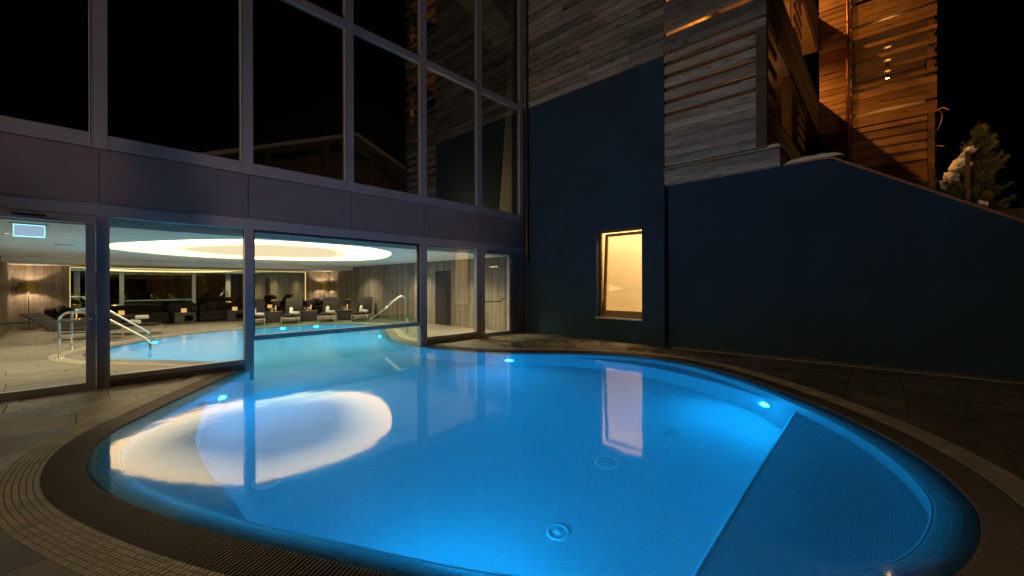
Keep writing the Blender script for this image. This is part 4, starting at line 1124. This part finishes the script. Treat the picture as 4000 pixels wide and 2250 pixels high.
# ------------------------------------------------------------------ retaining wall, coping, snow
YW = 9.95
rw = thing('retaining_wall', 'dark plastered retaining wall with copper coping stepping down to the right', 'wall', (0, YW, 0))
prof = [(XC + .001, -.05), (9.0, -.05), (9.0, .5), (4.6, .5), (-.76, 3.925), (XC + .001, 3.925)]
MB().prism_xz(prof, .0, .3).build('plaster', 'plaster', rw)
cop = [(-1.57, 3.928), (-.755, 3.928), (4.6, .503), (9, .503), (9, .545), (4.61, .545), (-.745, 3.97), (-1.57, 3.97)]
mb = MB()
mb.prism_xz([(-1.57, 3.928), (-.755, 3.928), (-.745, 3.97), (-1.57, 3.97)], -.03, .34)
mb.prism_xz([(-.755, 3.928), (4.6, .503), (4.61, .545), (-.745, 3.97)], -.03, .34); mb.prism_xz([(4.6, .503), (9, .503), (9, .545), (4.61, .545)], -.03, .34)
mb.build('coping', 'coping', rw)
def snow_bank(name, label, path, wdt, hgt, seed):
    rnd = random.Random(seed); mb = MB(); k_ = len(path); m_ = 9; vs = []; fs = []
    for i, p in enumerate(path):
        e = math.sin(math.pi * min(1, max(0, (i + .15) / (k_ - .7)))) ** .4; hh = hgt * e * rnd.uniform(.85, 1.12)
        for j in range(m_):
            a = math.pi * j / (m_ - 1)
            vs.append((p[0] + rnd.uniform(-.004, .004), p[1] - math.cos(a) * wdt / 2 * (.9 + .1 * e) * rnd.uniform(.97, 1.03), p[2] + hh * math.sin(a) ** .6))
    for i in range(k_ - 1):
        for j in range(m_ - 1): a = i * m_ + j; fs.append((a, a + m_, a + m_ + 1, a + 1))
    fs += [tuple(range(m_)), tuple(range(k_ * m_ - 1, (k_ - 1) * m_ - 1, -1))]
    mb.add(vs, fs); o_ = mb.build(name, 'snow', None, True); return tag(o_, label, 'snow')
snow_bank('snow_cap', 'snow lying on the level coping at the peak of the retaining wall', [(-1.50 + .93 * q / 16, YW + .155, 3.968) for q in range(17)], .36, .13, 2)
snow_bank('snow_cap', 'small snow cap on the right end of the timber ledge', [(-1.82 + .28 * q / 8, YT + .20, 4.336) for q in range(9)], .36, .10, 5)
# terrace ground behind the wall and slope
tr = MB(); nx, ny = 40, 26
for a in range(nx + 1):
    for b_ in range(ny + 1):
        x = XC + .0 + (60) * (a / nx) ** 1.6; y = YW + .3 + 60 * (b_ / ny) ** 1.6
        z = 3.2 + .06 * max(0, y - 20) + .25 * math.sin(x * .9 + y * .6) * min(1, max(0, (y - 16) / 6))
        fall = min(3.0, max(0, (x + .5) * .62)) * max(0, 1 - (y - 10.3) / 3.5)
        tr.v.append((x, y, max(-.2, z - fall)))
for a in range(nx):
    for b_ in range(ny):
        i = a * (ny + 1) + b_; tr.f.append((i, i + ny + 1, i + ny + 2, i + 1))
struct(tr.build('hillside', 'dark_stone', None, True))

ks = struct(box('kerb_strip', 'joint', XC + .25, 7.9, YW - .36, YW - .002, -.01, .002)); x = XC + .25
while x < 7.8:
    l_ = random.choice((.55, .6, .62)); o_ = board(ks, min(x + l_ / 2, 7.6), YW - .18, .006, l_ - .008, .345, .012, 'strip_stone', 0, 'paver'); x += l_
# ------------------------------------------------------------------ conifer beside the wing
def conifer(name, label, loc, H, rad, seed, lean=(0, 0), snowy=True, dens=1.0):
    rnd = random.Random(seed); t_ = thing(name, label, 'tree', loc)
    top = Vector((lean[0] * H, lean[1] * H, H))
    MB().tube([(0, 0, -.3), tuple(top * .35), tuple(top * .7), tuple(top)], [.055, .04, .025, .008], 8).build('trunk', 'bark', t_, True)
    mb = MB(); br = MB()
    def needles(p, d_, k):
        for j in range(k):
            nd_ = (d_ * rnd.uniform(.6, 1.3) + Vector((rnd.gauss(0, .5), rnd.gauss(0, .5), rnd.gauss(.05, .45)))).normalized() * rnd.uniform(.04, .09)
            sd = nd_.cross(Vector((rnd.random(), rnd.random(), rnd.random()))).normalized() * .0065
            mb.add([tuple(p - sd), tuple(p + sd), tuple(p + nd_)], [(0, 1, 2)])
    for q in range(int(110 * dens)):
        u = rnd.random() ** .85; base = top * (.03 + .93 * u); ln = (rad * (1 - u) ** .7 + .10) * rnd.uniform(.45, 1.25)
        if rnd.random() < .10: ln *= 1.35
        an = rnd.uniform(0, 6.283); el = rnd.uniform(-.05, .45) + u * .9
        d_ = Vector((math.cos(an) * math.cos(el), math.sin(an) * math.cos(el), math.sin(el)))
        def at_(s): return base + d_ * ln * s + Vector((0, 0, .16 * ln * s * s - .12 * ln * s))
        br.tube([tuple(at_(s)) for s in (0, .35, .7, 1)], [.010, .007, .005, .0025], 4, False)
        m_ = int(26 * ln / .5) + 5
        for j in range(m_):
            s_ = .12 + .88 * (j + rnd.random()) / m_; p = at_(s_)
            needles(p, d_, 5)
            if rnd.random() < .55:      # side twig
                sd = d_.cross(Vector((rnd.gauss(0, .3), rnd.gauss(0, .3), 1))).normalized() * rnd.choice((-1, 1)); tl = ln * .34 * (1.05 - s_) * rnd.uniform(.5, 1.3) + .04
                dv = (d_ * .8 + sd).normalized()
                br.tube([tuple(p), tuple(p + dv * tl)], [.004, .002], 3, False)
                for w_ in range(int(tl / .018) + 1): needles(p + dv * tl * rnd.random(), dv, 4)
    for q in range(6):                  # long leader shoots
        d_ = Vector((rnd.gauss(.0, .10), rnd.gauss(0, .10), 1)).normalized(); ln = rnd.uniform(.35, .75) * H / 3.4; b0 = top * rnd.uniform(.78, .9)
        br.tube([tuple(b0), tuple(b0 + d_ * ln)], [.008, .005], 5)
        for w_ in range(40): needles(b0 + d_ * ln * rnd.random(), d_, 2)
    br.build('branches', 'bark', t_); mb.build('crown', 'needles', t_)
    return t_
tree = conifer('conifer', 'small leaning conifer carrying snow beside the timber wing', (1.95, 18.0, 2.95), 3.15, .95, 11, (.055, 0), dens=1.5)
for k_, (dx, dz, s) in enumerate(((-.12, 2.42, .14), (-.32, 2.06, .2), (-.46, 1.75, .17), (-.62, 1.5, .13), (-.55, .9, .12), (.1, .85, .09))):
    bm = bmesh.new(); bmesh.ops.create_icosphere(bm, subdivisions=3, radius=1)
    rnd = random.Random(k_)
    for v_ in bm.verts: v_.co = Vector((v_.co.x * s * 1.3, v_.co.y * s, v_.co.z * s * .75)) * (1 + .20 * math.sin(v_.co.x * 5 + k_) + .16 * math.sin(v_.co.z * 7 + k_) + .10 * math.sin(v_.co.y * 11) + rnd.uniform(-.03, .03))
    me = bpy.data.meshes.new('snow_clump'); bm.to_mesh(me); bm.free(); me.materials.append(MATS['snow'])
    for p in me.polygons: p.use_smooth = True
    o_ = link(bpy.data.objects.new('snow_clump', me), tree); o_.location = (dx + .03 * (k_ % 2), -.22, dz); o_.rotation_euler = (.4 * k_, R(-42 + 9 * (k_ % 3)), .7 * k_)
st = thing('tree_stake', 'short square timber stake standing in the conifer', 'stake', (1.78, 17.45, 2.9))
box('post', 'bark', -.045, .045, -.045, .045, 0, 2.4, st); MB().prism([(-.05, -.05), (.05, -.05), (.05, .05), (-.05, .05)], 2.4, 2.42).build('cap', 'snow', st)

# loose cables on the balconies
def cable(label, mat, pts, r=.012):
    P = [Vector(p) for p in pts]; out = []
    for i in range(len(P) - 1):
        p0, p1, p2, p3 = P[max(0, i - 1)], P[i], P[i + 1], P[min(len(P) - 1, i + 2)]
        for q in range(6):
            t = q / 6; out.append(.5 * ((2 * p1) + (-p0 + p2) * t + (2 * p0 - 5 * p1 + 4 * p2 - p3) * t * t + (-p0 + 3 * p1 - 3 * p2 + p3) * t ** 3))
    out.append(P[-1]); o_ = MB().tube([tuple(p) for p in out], r, 6).build('loose_cable', mat, None, True); return tag(o_, label, 'cable')
xk = XP + .03
cable('blue cable end hanging in front of the balcony fascia', 'cable_blue', [(xk, 10.3, 7.36), (xk + .05, 10.5, 7.42), (xk + .05, 10.75, 7.3), (xk + .03, 10.95, 7.1)], .014)
cable('long thin pale cable looping below the balcony fascia', 'plastic_white', [(xk + .02, 10.95, 7.1), (xk + .05, 11.0, 6.6), (xk + .02, 11.05, 6.2), (xk, 10.9, 6.0)], .006)
cable('black cable loop hanging at the corner post', 'cable_black', [(xk, 10.1, 7.8), (xk + .05, 10.3, 7.0), (xk + .05, 10.6, 6.75), (xk + .02, 10.5, 7.2)], .008)
cable('yellow conduit end sticking out at the wing corner', 'cable_yellow', [(1.30, 19.15, 7.18), (1.42, 19.1, 7.2), (1.55, 19.1, 7.08)], .016)
cable('lower yellow conduit end at the wing corner', 'cable_yellow', [(1.28, 19.15, 6.02), (1.38, 19.1, 5.97), (1.45, 19.1, 5.93)], .012)
cable('grey cable hanging down the wing corner', 'steel_dull', [(1.30, 19.15, 7.18), (1.40, 19.12, 7.0), (1.36, 19.12, 6.7), (1.29, 19.15, 6.5)], .008)

# ------------------------------------------------------------------ chalet behind the camera, seen only in the glass
ch = thing('chalet', 'dim timber chalet with snowy gable mirrored in the upper panes', 'chalet', (12.9, 14.8, 0))
def gable(y, apex, slope): return apex - slope * abs(y)
ap = 13.1
MB().prism_yz([(-9, .0), (9, .0), (9, ap - .9 - 3.6), (0, ap - .9), (-9, ap - .9 - 3.6)], 1.4, 8).build('wall', 'timber', ch)
for s in (-1, 1):
    MB().prism_yz([(0, ap - .35), (s * 10.5, ap - .35 - 4.2), (s * 10.5, ap - .15 - 4.2), (0, ap - .15)], -.2, 9).build('roof', 'timber', ch)
    MB().prism_yz([(0, ap - .145), (s * 10.5, ap - .145 - 4.2), (s * 10.5, ap + .1 - 4.2), (0, ap + .1)], -.25, 9).build('roof_snow', 'snow', ch)
for yy in (-2.1, 1.6, -6, 5.5): box('post', 'timber', .1, .4, yy - .18, yy + .18, 0, ap - .5 - abs(yy) * .4, ch)
box('tie_beam', 'timber', .1, .45, -9, 9, 8.6, 8.9, ch); box('balcony', 'timber', .0, 1.4, -9, 9, 6.0, 7.0, ch)
po = MB().lathe([(0, -.1), (.12, -.08), (.15, .0), (.08, .1)], n=14).build('porch_lamp', 'spot_face', ch, True); po.location = (.2, -.6, 7.6)
light('porch_light', 'POINT', (-.6, -.6, 7.4), 65, (1, .66, .42), ch, shadow_soft_size=.1)
# floodlight on the chalet and a conifer behind the camera, whose shadow falls on the front
fl = thing('floodlight', 'warm floodlight on the chalet front behind the viewer', 'floodlight', (12.2, 4.6, 6.2))
box('bracket', 'black_metal', .1, .75, -.03, .03, -.05, .05, fl); box('housing', 'black_metal', -.02, .14, -.2, .2, -.14, .14, fl, .01)
fo = light('floodlight_beam', 'SPOT', (-.05, 0, 0), 640, (1, .62, .52), fl, spot_size=R(41), spot_blend=.22, shadow_soft_size=.10)
fo.rotation_euler = (Vector((-8.4, 4.3, 8.2)) - Vector((12.2, 4.6, 6.2))).to_track_quat('-Z', 'Y').to_euler()
conifer('conifer', 'conifer behind the viewer shading the spandrel', (5.6, 3.42, 0), 5.75, .95, 21, (0, 0), dens=1.0)

fl2 = thing('floodlight', 'second warm floodlight on the chalet, aimed at the snowy slope', 'floodlight', (12.2, 11.0, 7.2))
box('bracket', 'black_metal', .1, .75, -.03, .03, -.05, .05, fl2); box('housing', 'black_metal', -.02, .14, -.2, .2, -.14, .14, fl2, .01)
fo = light('floodlight_beam', 'SPOT', (-.05, 0, 0), 800, (1, .56, .28), fl2, spot_size=R(62), spot_blend=.6, shadow_soft_size=.10)
fo.rotation_euler = (Vector((.8, 17.2, 5.6)) - Vector((12.2, 11.0, 7.2))).to_track_quat('-Z', 'Y').to_euler()

lp = thing('terrace_lamp', 'warm lamp post on the terrace behind the viewer', 'lamp post', (-7.7, -8.8, 0))
MB().tube([(0, 0, 0), (0, 0, 4.5)], .04, 10).build('post', 'black_metal', lp, True); MB().lathe([(.0, 4.92), (.20, 4.86), (.21, 4.82), (.05, 4.8)], n=20).build('hood', 'black_metal', lp, True)
MB().lathe([(.0, 4.5), (.11, 4.52), (.13, 4.7), (.06, 4.8)], n=16).build('globe', 'glass_clear', lp, True)
light('terrace_lamp_light', 'POINT', (0, 0, 4.66), 1900, (1, .68, .40), lp, shadow_soft_size=.08)
wat.cycles.is_caustics_caster = True
for p in wat.data.polygons: p.use_smooth = True
for o_ in list(fac.children) + [pl] + list(rw.children) + list(d1.children) + list(d2.children):
    o_.cycles.is_caustics_receiver = True
